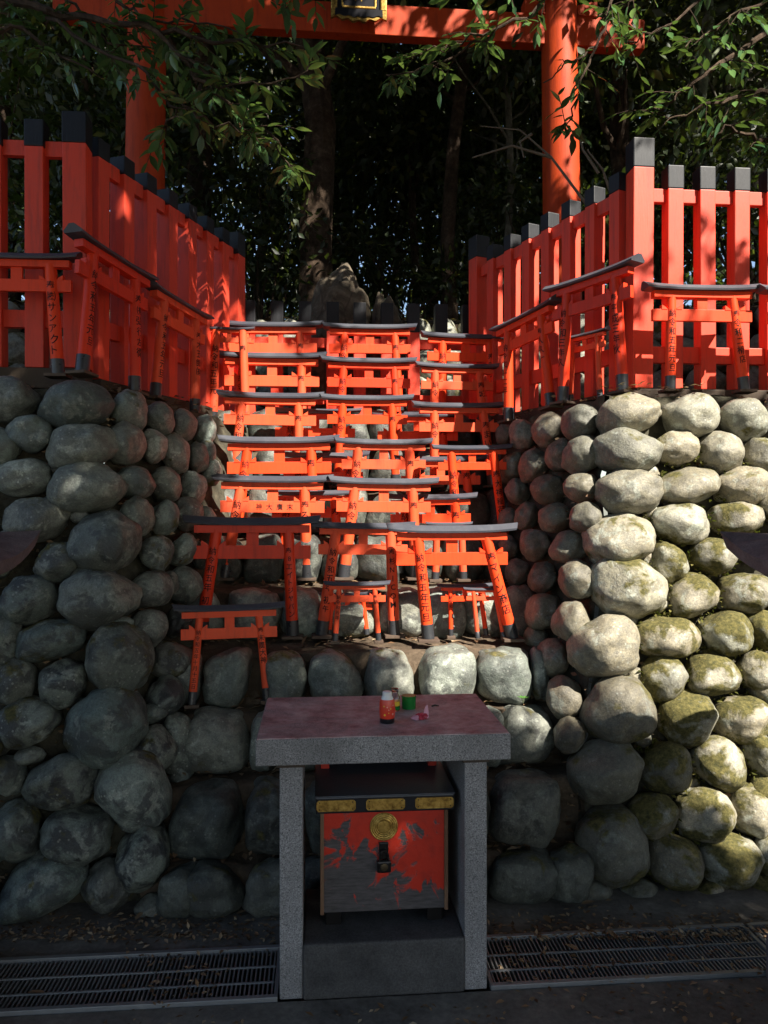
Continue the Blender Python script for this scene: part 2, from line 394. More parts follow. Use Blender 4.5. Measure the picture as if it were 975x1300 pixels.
# ------------------------------------------------------------------ boulders
def boulder_mesh(i, blocky=False):
    r = random.Random(100 + i)
    bm = bmesh.new(); bmesh.ops.create_icosphere(bm, subdivisions=4, radius=1.0)
    e = r.uniform(3.0, 3.9) if blocky else r.uniform(1.9, 2.35); off = Vector((r.uniform(0, 50), r.uniform(0, 50), r.uniform(0, 50)))
    tx, tz, sx = r.uniform(-.2, .2), r.uniform(-.16, .16), r.uniform(-.15, .15)
    planes = [(Vector((r.gauss(0, 1), r.gauss(0, 1) - .3, r.gauss(0, 1))).normalized(), r.uniform(.80, 1.0)) for _ in range(0 if blocky else 4)]
    for v in bm.verts:
        n = v.co.normalized()
        rr = (abs(n.x) ** e + abs(n.y) ** e + abs(n.z) ** e) ** (-1 / e)
        rr *= 1 + .17 * mnoise.noise(n * 1.0 + off) + .10 * mnoise.noise(n * 2.2 + off) + .03 * mnoise.noise(n * 5.5 + off) + .009 * mnoise.noise(n * 13 + off)
        p = n * rr
        for pn, pd in planes:                                   # soft worn facets
            h = p.dot(pn) - pd
            if h > 0: p -= pn * h * .72
        p = Vector((p.x * (1 - tx * p.z) + sx * p.z, p.y, p.z * (1 + tz * p.x)))
        v.co = p
    lo = [min(v.co[k] for v in bm.verts) for k in range(3)]; hi = [max(v.co[k] for v in bm.verts) for k in range(3)]
    for v in bm.verts:
        for k in range(3): v.co[k] = (v.co[k] - (lo[k] + hi[k]) / 2) / ((hi[k] - lo[k]) / 2)
    m = bpy.data.meshes.new('boulder'); bm.to_mesh(m); bm.free(); m.shade_smooth(); m.materials.append(M['boulder'])
    return m
BM = [boulder_mesh(i) for i in range(22)]
BMQ = [boulder_mesh(i, True) for i in range(30, 40)]
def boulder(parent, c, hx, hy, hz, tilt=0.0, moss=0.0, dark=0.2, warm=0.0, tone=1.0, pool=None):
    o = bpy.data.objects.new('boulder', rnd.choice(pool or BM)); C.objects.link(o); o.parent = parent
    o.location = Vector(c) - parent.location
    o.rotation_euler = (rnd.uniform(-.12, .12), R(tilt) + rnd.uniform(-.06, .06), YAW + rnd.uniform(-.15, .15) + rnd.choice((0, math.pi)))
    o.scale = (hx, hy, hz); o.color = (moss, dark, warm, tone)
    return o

def front_d(X, z): return 2.99 + YAW * X + 0.27 * z
def side_L(d, z): return -1.12 + .27 * (d - 3.85) - .27 * (z - 1.97)
def side_R(d, z): return .88 - .25 * (d - 4.1) + .22 * (z - 1.94)
def wall_depth(px, py, right):
    k = (px - 487.5) / F; q = -(py - 650) / F
    # front: d = 2.99 + YAW k d + .27 (1.5 + q d)
    tf = (2.99 + .27 * EYE) / (1 - YAW * k - .27 * q)
    if right:   # k d = .88 - .25 d + 1.025 + .22 (1.5 + q d - 1.94)
        ts = (.88 + 1.025 + .22 * (EYE - 1.94)) / (k + .25 - .22 * q)
    else:
        ts = (-1.12 - 1.0395 - .27 * (EYE - 1.97)) / (k - .27 + .27 * q)
    return max(tf, ts), ts > tf

LEFT = [(14,508,62,62),(95,514,94,64),(162,521,46,56),(201,531,38,46),(232,541,33,45),(260,546,28,42),(38,551,58,50),(103,567,90,60),(157,562,48,57),
 (194,567,35,46),(222,575,34,54),(250,580,28,40),(26,606,76,50),(108,618,96,66),(169,612,52,44),(208,615,42,47),(245,620,34,47),(45,660,84,60),(132,687,88,82),
 (173,655,40,54),(208,658,38,49),(238,653,36,46),(10,694,50,44),(74,714,62,54),(197,701,43,46),(232,698,34,45),(36,762,80,66),(127,761,96,80),(190,750,56,56),
 (233,743,47,46),(62,813,94,54),(6,808,40,56),(150,836,84,92),(188,798,51,50),(226,790,34,42),(18,866,56,64),(79,868,58,64),(216,838,58,48),(208,888,52,58),
 (134,924,106,100),(36,917,78,66),(198,950,46,56),(77,994,98,72),(170,1004,88,102),(10,985,42,52),(20,1056,62,78),(98,1060,90,70),(181,1090,68,90),
 (55,1124,112,82),(134,1127,60,64),(192,1154,42,36),(230,982,34,38),(222,925,36,40),(268,600,24,36),(262,660,26,36),(256,705,26,36),(262,575,24,34),(70,590,30,26),
 (60,640,30,22),(96,655,26,20),(214,740,26,30),(150,795,34,24),(196,905,30,26),(100,900,26,24),(120,965,34,26),(36,960,40,22),(40,1020,34,20)]
RIGHT = [(800,527,80,58),(878,528,72,58),(944,532,62,58),(738,536,48,47),(698,545,40,46),(665,551,36,40),(640,551,22,28),(797,575,86,60),(858,570,58,47),(915,574,58,56),
 (967,580,44,50),(740,578,46,50),(710,578,34,44),(679,590,38,44),(650,591,28,36),(798,624,84,62),(873,618,88,50),(942,618,68,54),(696,622,46,42),(738,619,45,40),
 (658,624,32,34),(789,686,90,72),(863,665,72,56),(936,659,70,48),(744,657,40,42),(706,657,42,40),(669,655,32,38),(850,716,46,58),(904,707,58,50),(954,697,54,40),
 (721,694,47,42),(681,692,40,42),(798,747,98,82),(879,757,68,60),(946,755,70,54),(733,736,48,52),(689,733,38,42),(658,726,32,36),(691,776,48,46),(729,790,50,54),
 (665,760,30,34),(767,822,92,82),(850,809,90,54),(923,805,66,58),(967,800,40,54),(702,836,42,50),(842,861,60,62),(905,858,70,62),(964,856,52,60),(785,900,92,86),
 (872,912,68,72),(941,914,70,66),(716,885,48,54),(724,934,38,46),(768,980,92,80),(845,976,66,66),(912,970,68,72),(965,955,44,66),(828,1038,64,58),(894,1034,74,72),
 (958,1030,62,66),(777,1075,94,100),(857,1094,72,70),(925,1094,76,70),(972,1085,40,50),(752,1134,58,40),(812,1136,50,36),(895,1135,50,30),(966,1128,40,36),
 (640,600,22,30),(645,660,26,34),(646,695,24,32),(680,810,30,30),(826,600,30,22),(830,650,26,22),(826,712,22,26),(840,770,28,22),(800,790,26,22),(812,862,26,24),(905,835,24,22),(818,940,26,24),(880,1000,24,22)]
def stone_wall(name, label, stones, right):
    s = 1 if right else -1
    t = thing(name, label, 'stone wall', Matrix.Translation((s * 1.3, 3.1, 0)))
    extra = []
    r = random.Random(5 + right)
    for row in range(11):                                       # the wall goes on past the picture's edge
        for col in range(5):
            x = (1022 + col * 84 if right else -48 - col * 84) + r.uniform(-12, 12) + (20 if row % 2 else -20)
            extra.append((x, 512 + row * 62 + r.uniform(-8, 8), r.uniform(70, 98), r.uniform(58, 72)))
    for (px, py, w_, h_) in stones + extra:
        d, side = wall_depth(px, py, right)
        p = P(px, py, d); hx, hz = w_ / 2 * d / F * 1.01, h_ / 2 * d / F * 1.0
        hy = (.55 * hx + .55 * hz) * (1.15 if side else 1.0)
        p.y += hy * .12
        if right: tone0 = .62 if side else 1.0; tone0 = .5 if (py > 870 and px < 870) else tone0; moss = max(0, min(1, (px - 735) / 110)) * (.25 + .75 * max(0, min(1, (py - 590) / 140))) * rnd.uniform(.6, 1.0); dark = rnd.uniform(0, .2); warm = rnd.uniform(.5, .9)  # inner-face stones toned darker, shade put into their colour
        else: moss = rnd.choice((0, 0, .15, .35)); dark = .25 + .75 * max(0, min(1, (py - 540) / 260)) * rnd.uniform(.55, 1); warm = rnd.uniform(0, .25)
        if w_ < 36 and not side: hy *= .7; p.y += .03
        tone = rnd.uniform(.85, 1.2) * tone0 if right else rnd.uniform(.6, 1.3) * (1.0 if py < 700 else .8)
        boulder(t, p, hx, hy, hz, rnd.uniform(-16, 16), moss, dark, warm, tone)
    # the earth and mortar between the stones
    V = []; Fc = []
    nx, nz, nd = 30, 22, 20
    def grid(fn, a, b):
        k = len(V)
        for i in range(a + 1):
            for j in range(b + 1):
                q = fn(i / a, j / b); V.append(q + Vector((mnoise.noise(q * 9), mnoise.noise(q * 9 + Vector((5, 5, 5))), mnoise.noise(q * 9 + Vector((9, 1, 3))))) * .03)
        for i in range(a):
            for j in range(b):
                v0 = k + i * (b + 1) + j; Fc.append((v0, v0 + b + 1, v0 + b + 2, v0 + 1))
    ZT = 2.06
    side_fn = side_R if right else side_L
    def corner(z):
        X = s * 1.0
        for _ in range(12): X = side_fn(front_d(X, z), z)
        return X
    INS = .075
    def ff(u, v):
        z = -.05 + v * (ZT + .05); xc = corner(z) + s * INS; X = xc + (s * 4.2 - xc) * u
        return Vector((X, front_d(X, z) + INS, z))
    def fs(u, v):
        z = -.05 + v * (ZT + .05); xc = corner(z); d0 = front_d(xc, z) + INS; d = d0 + (5.45 - d0) * u
        return Vector((side_fn(d, z) + s * INS, d, z))
    def ft(u, v):
        d0 = 3.2; X0 = None
        d = 3.62 + v * 2.2
        xin = side_fn(d, ZT) + s * INS; X = xin + (s * 4.2 - xin) * u
        df = front_d(X, ZT) + INS
        return Vector((X, max(d, df) if v > 0 else df, ZT))
    grid(ff, nx, nz); grid(fs, nd, nz); grid(ft, nx, nd)
    m = bpy.data.meshes.new('mortar'); m.from_pydata([tuple(v - t.location) for v in V], [], Fc); m.shade_smooth()
    link('earth_fill', m, 'mortar', t)
    return t
WL = stone_wall('boulder_wall', 'retaining wall of grey-green round boulders with dark lichen blotches, all in shade', LEFT, False)
WR = stone_wall('boulder_wall', 'retaining wall of pale sunlit boulders patched with yellow-green moss', RIGHT, True)

# ------------------------------------------------------------------ terraced steps between the walls
ROWS = [(-.02, .17, 2.93), (.15, .42, 3.06), (.40, .645, 3.30), (.63, .875, 3.47), (.87, 1.12, 3.88), (1.11, 1.37, 4.30), (1.36, 1.64, 4.60), (1.63, 1.92, 4.86), (1.91, 2.17, 5.12)]
TR = {  # centre x and width in photograph pixels where the photograph shows them
 0: [(230,50),(272,76),(343,70),(420,80),(500,80),(580,80),(668,88),(730,60)], 1: [(262,92),(346,76),(425,80),(505,80),(585,78),(670,90)], 2: [(230,40),(277,86),(334,30),(385,70),(460,76),(540,80),(612,60),(667,76)],
 3: [(240,36),(288,62),(361,56),(426,72),(496,68),(569,74),(643,74),(690,24)], 4: [(262,50),(322,66),(384,58),(446,66),(508,62),(562,58),(616,56),(664,46)]}
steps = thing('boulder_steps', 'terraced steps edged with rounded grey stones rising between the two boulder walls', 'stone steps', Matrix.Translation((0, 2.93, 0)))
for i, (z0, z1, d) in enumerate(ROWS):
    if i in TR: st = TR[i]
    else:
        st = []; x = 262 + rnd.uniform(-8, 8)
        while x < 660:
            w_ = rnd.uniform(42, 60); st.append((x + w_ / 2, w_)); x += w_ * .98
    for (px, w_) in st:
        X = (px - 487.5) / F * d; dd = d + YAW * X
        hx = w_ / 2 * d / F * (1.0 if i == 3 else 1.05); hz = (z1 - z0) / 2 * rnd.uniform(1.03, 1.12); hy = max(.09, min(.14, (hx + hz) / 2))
        boulder(steps, (X, dd + hy * .55, (z0 + z1) / 2 - .005), hx, hy, hz, rnd.uniform(-4, 4), rnd.choice((0, .1, .25)), rnd.uniform(.3, .7) if i != 3 else rnd.uniform(0, .4), rnd.uniform(.1, .4), rnd.uniform(.35, .5) if i < 2 else rnd.uniform(.3, .5) if i > 4 else rnd.uniform(.7, 1.1), BMQ)  # lowest and upper rows darkened: damp, dirty stone plus shade in the colour
V = []; Fc = []
prof = []
for i, (z0, z1, d) in enumerate(ROWS):
    prof += [(d + .08, z0), (d + .10, z1 - .03)]
prof.append((5.55, 2.14))
fine = []
for a, b in zip(prof[:-1], prof[1:]):
    for k in range(3): fine.append((a[0] + (b[0] - a[0]) * k / 3, a[1] + (b[1] - a[1]) * k / 3))
fine.append(prof[-1])
nx = 44
for d, z in fine:
    xl, xr = side_L(d, z) - .1, side_R(d, z) + .1
    for k in range(nx + 1):
        X = xl + (xr - xl) * k / nx; q = Vector((X * 6, d * 6, z * 6))
        V.append((X, d + YAW * X - 2.93, z + .022 * mnoise.noise(q) + .01 * mnoise.noise(q * 3)))
for i in range(len(fine) - 1):
    for k in range(nx): v0 = i * (nx + 1) + k; Fc.append((v0, v0 + 1, v0 + nx + 2, v0 + nx + 1))
m = bpy.data.meshes.new('earth_tread'); m.from_pydata(V, [], Fc); m.shade_smooth(); link('earth_tread', m, 'soil', steps)

# ------------------------------------------------------------------ the wooded slope behind
def hill_z(X, d):
    a = max(0.0, d - 6.25 - (.0 if abs(X) < 1.2 else -.35 * min(2.2, abs(X) - 1.2)))
    z = 2.08 + min(1.05, a * 3.2) + max(0, a - .33) * .20
    return z + (.06 * mnoise.noise(Vector((X * .9, d * .9, 1))) + .03 * mnoise.noise(Vector((X * 3, d * 3, 4)))) * (1 if d > 5.8 else .3)
V = []; Fc = []
xs = np.concatenate([np.linspace(-60, -6, 14)[:-1], np.linspace(-6, 6, 61), np.linspace(6, 60, 14)[1:]])
ds = np.concatenate([np.linspace(5.3, 9, 40)[:-1], np.linspace(9, 90, 40)])
for d in ds:
    for x in xs: V.append((x, d, hill_z(x, d) - (.03 if d < 5.6 else 0)))
for i in range(len(ds) - 1):
    for k in range(len(xs) - 1): v0 = i * len(xs) + k; Fc.append((v0, v0 + 1, v0 + len(xs) + 1, v0 + len(xs)))
m = bpy.data.meshes.new('hillside'); m.from_pydata(V, [], Fc); m.shade_smooth()
tag(link('hillside', m, 'forest_floor'), kind='structure')

t = thing('boulder_wall', 'low dim boulder wall below the forest slope, behind the veined rock', 'stone wall', Matrix.Translation((0, 6.2, 2.1)))
for row in range(4):
    x = -3.6 + (.1 if row % 2 else 0)
    while x < 3.7:
        w_ = rnd.uniform(.2, .34); xc = x + w_ / 2
        d = 6.22 - (.0 if abs(xc) < 1.2 else .35 * min(2.2, abs(xc) - 1.2)) + row * .07
        boulder(t, (xc, d, 2.22 + row * .245), w_ / 2 * 1.05, .15, .145, rnd.uniform(-10, 10), rnd.choice((0, .2, .5)), .3, .5)
        x += w_

def rock(parent, c, h, seed):
    bm = bmesh.new(); bmesh.ops.create_icosphere(bm, subdivisions=5, radius=1.0); off = Vector((seed, seed * 2, 3))
    for v in bm.verts:
        n = v.co.normalized(); rr = 1 + .16 * mnoise.noise(n * 1.3 + off) + .12 * mnoise.noise(n * 3 + off) + .05 * mnoise.noise(n * 8 + off) + .02 * mnoise.noise(n * 18 + off)
        v.co = Vector((n.x * rr * h[0] * (1 - .22 * n.z), n.y * rr * h[1], n.z * rr * h[2]))
    m = bpy.data.meshes.new('rock_lobe'); bm.to_mesh(m); bm.free(); m.shade_smooth()
    return link('rock_lobe', m, 'veined_rock', parent, Matrix.Translation(c))
p = P(430, 440, 5.85)
t = thing('sacred_rock', 'tall brown veined natural rock standing behind the low black-capped fence', 'rock', Matrix.Translation((p.x, p.y, 2.1)))
rock(t, (0.0, 0, .46), (.37, .22, .74), 5.3); rock(t, (.36, -.05, .36), (.19, .18, .66), 8.7)

# ------------------------------------------------------------------ fences
def cap_box(w_, h, x, z): return MB().box((x, 0, z), (w_, w_, h), bev=.004)
def fence(label, A, B, z0, z1, n, pw, capz, rails, ends=(None, None), sill=True, first=0, last=0, group=None, endw=.105):
    A = Vector((A[0], A[1], z0)); B = Vector((B[0], B[1], z0)); L = (B - A).length; yaw = math.atan2(B.y - A.y, B.x - A.x)
    t = thing('picket_fence', label, 'fence', Matrix.Translation(A) @ rotz(yaw), group)
    for k in range(first, n - last):
        x = L * k / (n - 1); wv = pw; top = z1; rot = rnd.uniform(-.006, .006)
        e = ends[0] if k == 0 else ends[1] if k == n - 1 else None
        if e: wv = endw; top = e
        h = top - z0; cz = (capz if not e else top - .15) - z0
        po = part(MB().box((0, 0, cz / 2), (wv, wv, cz), bev=.004), 'post', 'fence_red', t, M4=Matrix.Translation((x, 0, 0)) @ Matrix.Rotation(rot, 4, 'Y'))
        part(MB().box((0, 0, (h + cz) / 2 + .0005), (wv + .004, wv + .004, h - cz), bev=.005), 'post_cap', 'cap_black', po)
    for zr, hr in rails:
        part(MB().box((L / 2, 0, zr - z0), (L - .01, .035, hr), bev=.003), 'rail', 'fence_red', t)
    if sill: part(MB().box((L / 2, 0, -.055), (L + .1, .13, .1), bev=.006), 'sill_beam', 'sill_wood', t)
    return t
fence('red picket fence with black caps facing the path above the shaded boulder wall', (-3.45, 3.62), (-1.50, 3.80), 2.20, 3.40, 11, .088, 3.27, [(3.27, .075), (2.44, .085)], (None, 3.44), endw=.112)
fence('red picket fence with black caps running back above the shaded boulder wall', (-1.46, 3.93), (-1.03, 5.36), 2.17, 3.38, 8, .090, 3.285, [(3.27, .075), (2.44, .085)], (None, 3.42), sill=True)
fence('red picket fence with black caps running back above the sunlit mossy wall', (1.26, 4.14), (.665, 5.42), 2.14, 3.30, 8, .078, 3.205, [(3.17, .075), (2.34, .085)], (None, 3.42), sill=True)
fence('sunlit red picket fence with black caps facing the path above the mossy wall', (1.33, 4.04), (3.3, 4.20), 2.14, 3.30, 12, .082, 3.18, [(3.15, .07), (2.32, .085)], (3.43, None), endw=.108)
fence('low red fence with black caps behind the topmost row of votive torii', (-.95, 5.46), (.60, 5.58), 2.15, 2.985, 9, .085, 2.78, [(2.7, .07), (2.3, .07)], first=0, last=0)

# ------------------------------------------------------------------ lettering
GL = {}
def glyph(ch):
    if ch in GL: return GL[ch]
    cu = bpy.data.curves.new('glyph', 'FONT'); cu.body = ch; cu.size = 1.0; cu.resolution_u = 2; cu.offset = .008
    o = bpy.data.objects.new('glyph', cu); C.objects.link(o)
    dg = bpy.context.evaluated_depsgraph_get(); me = o.evaluated_get(dg).to_mesh()
    bm = bmesh.new(); bm.from_mesh(me)
    xs_ = [v.co.x for v in bm.verts]; ys_ = [v.co.y for v in bm.verts]
    cx, cy = (min(xs_) + max(xs_)) / 2, (min(ys_) + max(ys_)) / 2
    for x in (-.36, -.24, -.12, 0, .12, .24, .36):
        bmesh.ops.bisect_plane(bm, geom=bm.verts[:] + bm.edges[:] + bm.faces[:], plane_co=(cx + x, 0, 0), plane_no=(1, 0, 0))
    bm.verts.index_update()
    GL[ch] = ([(v.co.x - cx, v.co.y - cy) for v in bm.verts], [tuple(v.index for v in f.verts) for f in bm.faces])
    bm.free(); bpy.data.objects.remove(o); bpy.data.curves.remove(cu)
    return GL[ch]
def inscription(pillar, text, r0, r1, h, top, size, gap=1.08):
    """characters running down the front of a round pillar of radius r0 (foot) to r1 (top)"""
    text = text.replace('(株)', '㈱').replace('(有)', '㈲'); size = min(size, h * (top - .17) / (max(1, len(text) - .5) * gap))
    v_ = []; f_ = []; z = h * top; rr = random.Random(hash(len(text)) + int(size * 1e5))
    for ch in text:
        if ch == ' ': z -= size * .5; continue
        gv, gf = glyph(ch); k = len(v_); a0 = rr.uniform(-.09, .09); ox = rr.uniform(-.06, .06) * size; sz = size * rr.uniform(.88, 1.08)
        for (x, y) in gv:
            xx = (x * math.cos(a0) - y * math.sin(a0)) * sz * .95 + ox; yy = (x * math.sin(a0) + y * math.cos(a0)) * sz
            zz = z + yy; r = r0 + (r1 - r0) * zz / h + .0009; a = xx / r
            v_.append((r * math.sin(a), -r * math.cos(a), zz))
        f_ += [tuple(i + k for i in f) for f in gf]
        z -= size * gap
    m = bpy.data.meshes.new('inscription'); m.from_pydata(v_, [], f_); m.update()
    return tag(link('inscription', m, 'ink', pillar), kind='stuff')

# ------------------------------------------------------------------ votive torii
def torii(label, M4, W=.69, H=.63, dia=.058, splay=.04, texts=(None, None), nuki_text=None, skew=0.0, group=None, plates=True, tsize=.86, mat='vermilion', detail=True):
    k = W / .69; mat = random.Random(label + str(round(W, 4))).choice(('vermilion', 'vermilion', 'vermilion_faded', 'vermilion_deep'))
    t = thing('votive_torii', label, 'torii', M4, group)
    zk = H - .038 * k                                   # underside of the black roof bar
    # black roof bar: roof-shaped section, ends swept up and cut at a slant
    mb = MB(); st = 17; vs = []; fs = []
    for i in range(st):
        u = -1 + 2 * i / (st - 1)
        for (yy, zz, ext) in ((-.050, .0, .955), (-.053, .010, .965), (-.014, .038, 1.0), (.014, .038, 1.0), (.053, .010, .965), (.050, 0, .955)):
            vs.append((u * W / 2 * ext, yy * k, zk + zz * k + .014 * k * abs(u) ** 3.0 - .004 * k))
    n6 = 6
    for i in range(st - 1):
        for j in range(n6): fs.append((i * n6 + j, i * n6 + (j + 1) % n6, (i + 1) * n6 + (j + 1) % n6, (i + 1) * n6 + j))
    fs += [tuple(range(n6)), tuple(range((st - 1) * n6, st * n6))[::-1]]
    mb.add(vs, fs); part(mb, 'roof_bar', 'black_paint', t)
    zs = zk - .006 * k
    part(MB().box((0, 0, zs - .017 * k), (W * .83, .052 * k, .038 * k), bev=.0015), 'lintel', mat, t)
    zn = zs - .036 * k - .066 * k - .032 * k            # centre of the tie beam
    nk = part(MB().box((0, 0, zn), (W * .845, .026 * k, .066 * k), bev=.0015), 'tie_beam', mat, t)
    part(MB().box((0, 0, zn + .066 * k), (.060 * k, .022 * k, .074 * k), bev=.001), 'centre_strut', mat, t)
    if nuki_text:
        v_ = []; f_ = []
        for i, ch in enumerate(nuki_text):
            gv, gf = glyph(ch); kk = len(v_); cx = (i - (len(nuki_text) - 1) / 2) * .058 * k + .01
            v_ += [(cx + x * .036 * k, -.0142 * k, zn + y * .038 * k) for x, y in gv]; f_ += [tuple(q + kk for q in f) for f in gf]
        m = bpy.data.meshes.new('inscription'); m.from_pydata(v_, [], f_); link('inscription', m, 'ink', nk)
    xt = W * .258; hp = zs - .036 * k + .004
    for s, tx in ((-1, texts[0]), (1, texts[1])):
        xb = xt + splay + s * skew; ax = Vector((s * (xt - xb), 0, hp)); L = ax.length
        rot = Vector((0, 0, 1)).rotation_difference(ax.normalized()).to_matrix().to_4x4()
        Mp = Matrix.Translation((s * xb, 0, .012)) @ rot
        r0, r1 = dia / 2, dia / 2 * .9; sl = .125 * H
        po = part(MB().tube([(0, 0, sl * .8), (0, 0, L)], [r0, r1], 18), 'pillar', mat, t, True, Mp)
        part(MB().tube([(0, 0, 0), (0, 0, sl), (0, 0, sl + .002)], [r0 * 1.05, r0 * 1.05, r0 * .9], 18), 'pillar_sleeve', 'sleeve_metal', po, True)
        if tx: inscription(po, tx, r0, r1, L, .80, dia * tsize)
        if plates: part(MB().box((s * xb, 0, .006), (dia * 1.7, dia * 1.7, .014), bev=.002), 'base_plate', 'base_wood', t)
        # paired wedges where the tie beam passes the pillar
        px_ = s * (xt + (xb - xt) * (1 - zn / hp))
        for q in (-1, 1):
            x0 = px_ + q * dia * .42; x1 = x0 + q * .034 * k
            part(MB().prism([(x0, zn + .031 * k), (x1, zn + .031 * k), (x1, zn + .058 * k), (x0 + q * .010 * k, zn + .042 * k)], -.016 * k, .016 * k), 'wedge', mat, t)
    return t
def stand(pl, pr, d, zf, dr=None, roll=0.0, lean=0.0):
    """frame for a torii from where its roof bar ends stand: returns (matrix, width, height)"""
    a = P(pl[0], pl[1], d); b = P(pr[0], pr[1], dr if dr else d + YAW * (pr[0] - pl[0]) / F * d)
    mid = (a + b) / 2; u = b - a; W = u.length
    H = mid.z - zf
    tilt = math.asin(u.z / W)
    yaw = math.atan2(u.y, u.x)
    r = tilt if roll is None else roll
    base = Vector((mid.x, mid.y, zf))
    Rm = rotz(yaw) @ Matrix.Rotation(-r, 4, 'Y') @ Matrix.Rotation(lean, 4, 'X')
    return Matrix.Translation(mid - (Rm @ Vector((0, 0, H))) + Vector((0, 0, 0))) @ Rm, W, H
def place(label, pl, pr, d, zf, dr=None, roll=0.0, lean=0.0, **kw):
    M4, W, H = stand(pl, pr, d, zf, dr, rnd.uniform(-.012, .012), lean + rnd.uniform(-.02, .02)); M4 = M4 @ rotz(rnd.uniform(-.04, .04))
    return torii(label, M4, W=W, H=H, skew=-roll * H, **kw)
V5 = '納令和五年'
# front rows, nearest first
place('small vermilion votive torii standing alone on the lower ledge beside the granite table', (218,770), (362,764), 3.36, .655, dr=3.47, dia=.036, splay=.035, roll=.0, lean=-.08, texts=(V5 + '十月十五日', '奉末廣大神'), tsize=.84)
place('vermilion votive torii whose pillars read 8エイトジャパン and 初午', (232,656), (408,656), 3.74, .885, dia=.060, splay=.05, roll=.045, texts=(V5 + ' 初午', '奉8エイトジャパン'), tsize=.86)
place('vermilion votive torii whose pillar reads NICOMI, behind the small torii', (394,664), (528,662), 3.78, .885, dia=.057, splay=.045, roll=.035, texts=(V5 + ' 初午', '奉杉NICOMI'), tsize=.86)
place('sunlit vermilion votive torii with pale grey roof bar and feet skewed towards the mossy wall', (490,668), (656,664), 3.66, .885, dia=.058, splay=.04, roll=-.16, texts=(V5 + '元旦', '奉マイン商店'), tsize=.82)
place('small vermilion torii in front of the one reading NICOMI', (410,738), (496,738), 3.64, .88, dia=.026, splay=.02, texts=(V5, '奉納'), plates=True)
place('smaller vermilion torii half hidden behind another small one', (404,752), (478,752), 3.82, .88, dia=.026, splay=.02, plates=False)
place('small vermilion torii with sunlit whitish roof bar between the pillars of a large one', (554,741), (626,741), 3.80, .88, dia=.024, splay=.015, roll=-.06, texts=('納令和', None), plates=True)
place('tiny vermilion torii leaning inside a skewed pillar by the mossy wall', (588,746), (640,746), 3.72, .88, dia=.022, splay=.012, roll=-.14, plates=False)
rowC = 'vermilion votive torii in the second terrace row up, behind the large front ones'
place('vermilion votive torii with 末廣大神 written on its tie beam', (268,602), (424,605), 4.20, 1.13, dia=.062, splay=.05, roll=.06, texts=('納令和', '奉ろ'), nuki_text='神大廣末')
place('vermilion votive torii next to the one with writing on its tie beam', (416,606), (558,607), 4.22, 1.13, dia=.062, splay=.04, roll=.03, texts=('納令和', '奉'))
place('slim vermilion torii behind the large skewed one, in the second terrace row', (540,664), (600,662), 4.12, 1.13, dia=.04, splay=.01, texts=('納', '奉'))
gD = 'torii of the third terrace row'; lD = 'vermilion votive torii in the third terrace row up, black roof bar'
place(lD, (276,552), (432,556), 4.50, 1.38, dia=.064, splay=.04, roll=.05, texts=('納令和', '奉'), group=gD)
place(lD, (424,556), (550,558), 4.52, 1.38, dia=.062, splay=.03, roll=.02, texts=('納令', '奉'), group=gD)
place('vermilion torii with long slanting pillars beside the boulders of the mossy wall', (548,562), (650,568), 4.42, 1.17, dia=.055, splay=.02, roll=-.09, texts=(V5, '奉大神稲荷'), plates=False)
gE = 'torii of the fourth terrace row'; lE = 'vermilion votive torii in the fourth terrace row up, black roof bar'
place(lE, (274,496), (412,500), 4.76, 1.65, dia=.060, splay=.03, roll=.04, texts=('納令和五', '奉'), group=gE)
place(lE, (406,503), (526,500), 4.78, 1.65, dia=.058, splay=.03, roll=.01, texts=('納令', '奉'), group=gE)
place(lE, (522,506), (642,516), 4.72, 1.65, dia=.058, splay=.03, roll=-.05, texts=('納令', '奉まい'), group=gE)
gF = 'torii of the fifth terrace row'; lF = 'vermilion votive torii in the fifth terrace row up, just below the top row'
place(lF, (274,446), (416,449), 5.02, 1.93, dia=.060, splay=.03, roll=.03, texts=('納令', '奉'), group=gF)
place(lF, (406,454), (530,454), 5.03, 1.93, dia=.058, splay=.03, texts=('納令', '奉'), group=gF)
place(lF, (526,459), (634,464), 5.00, 1.93, dia=.058, splay=.03, roll=-.04, texts=('納令', '奉城'), group=gF)
gG = 'torii of the top terrace row'; lG = 'vermilion votive torii in the top terrace row before the low fence'
place(lG, (280,408), (412,409), 5.24, 2.175, dia=.062, splay=.03, roll=.02, texts=('納令和', '奉'), group=gG)
place(lG, (408,411), (530,412), 5.25, 2.175, dia=.060, splay=.03, texts=('納令', '奉'), group=gG)
place(lG, (534,416), (648,431), 5.18, 2.12, dia=.060, splay=.03, roll=-.05, texts=('納令', '奉稲大本店'), group=gG)
for k_, (pl, pr, d, zf) in enumerate([((336,622), (452,622), 4.34, 1.15), ((486,626), (606,628), 4.32, 1.15), ((350,574), (470,574), 4.64, 1.40), ((500,578), (618,580), 4.60, 1.40), ((340,518), (460,519), 4.88, 1.66), ((470,521), (590,524), 4.86, 1.66)]):
    place('vermilion votive torii standing behind another, mostly hidden by the row in front', pl, pr, d, zf, dia=.056, splay=.03, roll=rnd.uniform(-.04, .04), texts=('納令', '奉'), plates=False, group='second-rank torii on the terraces')
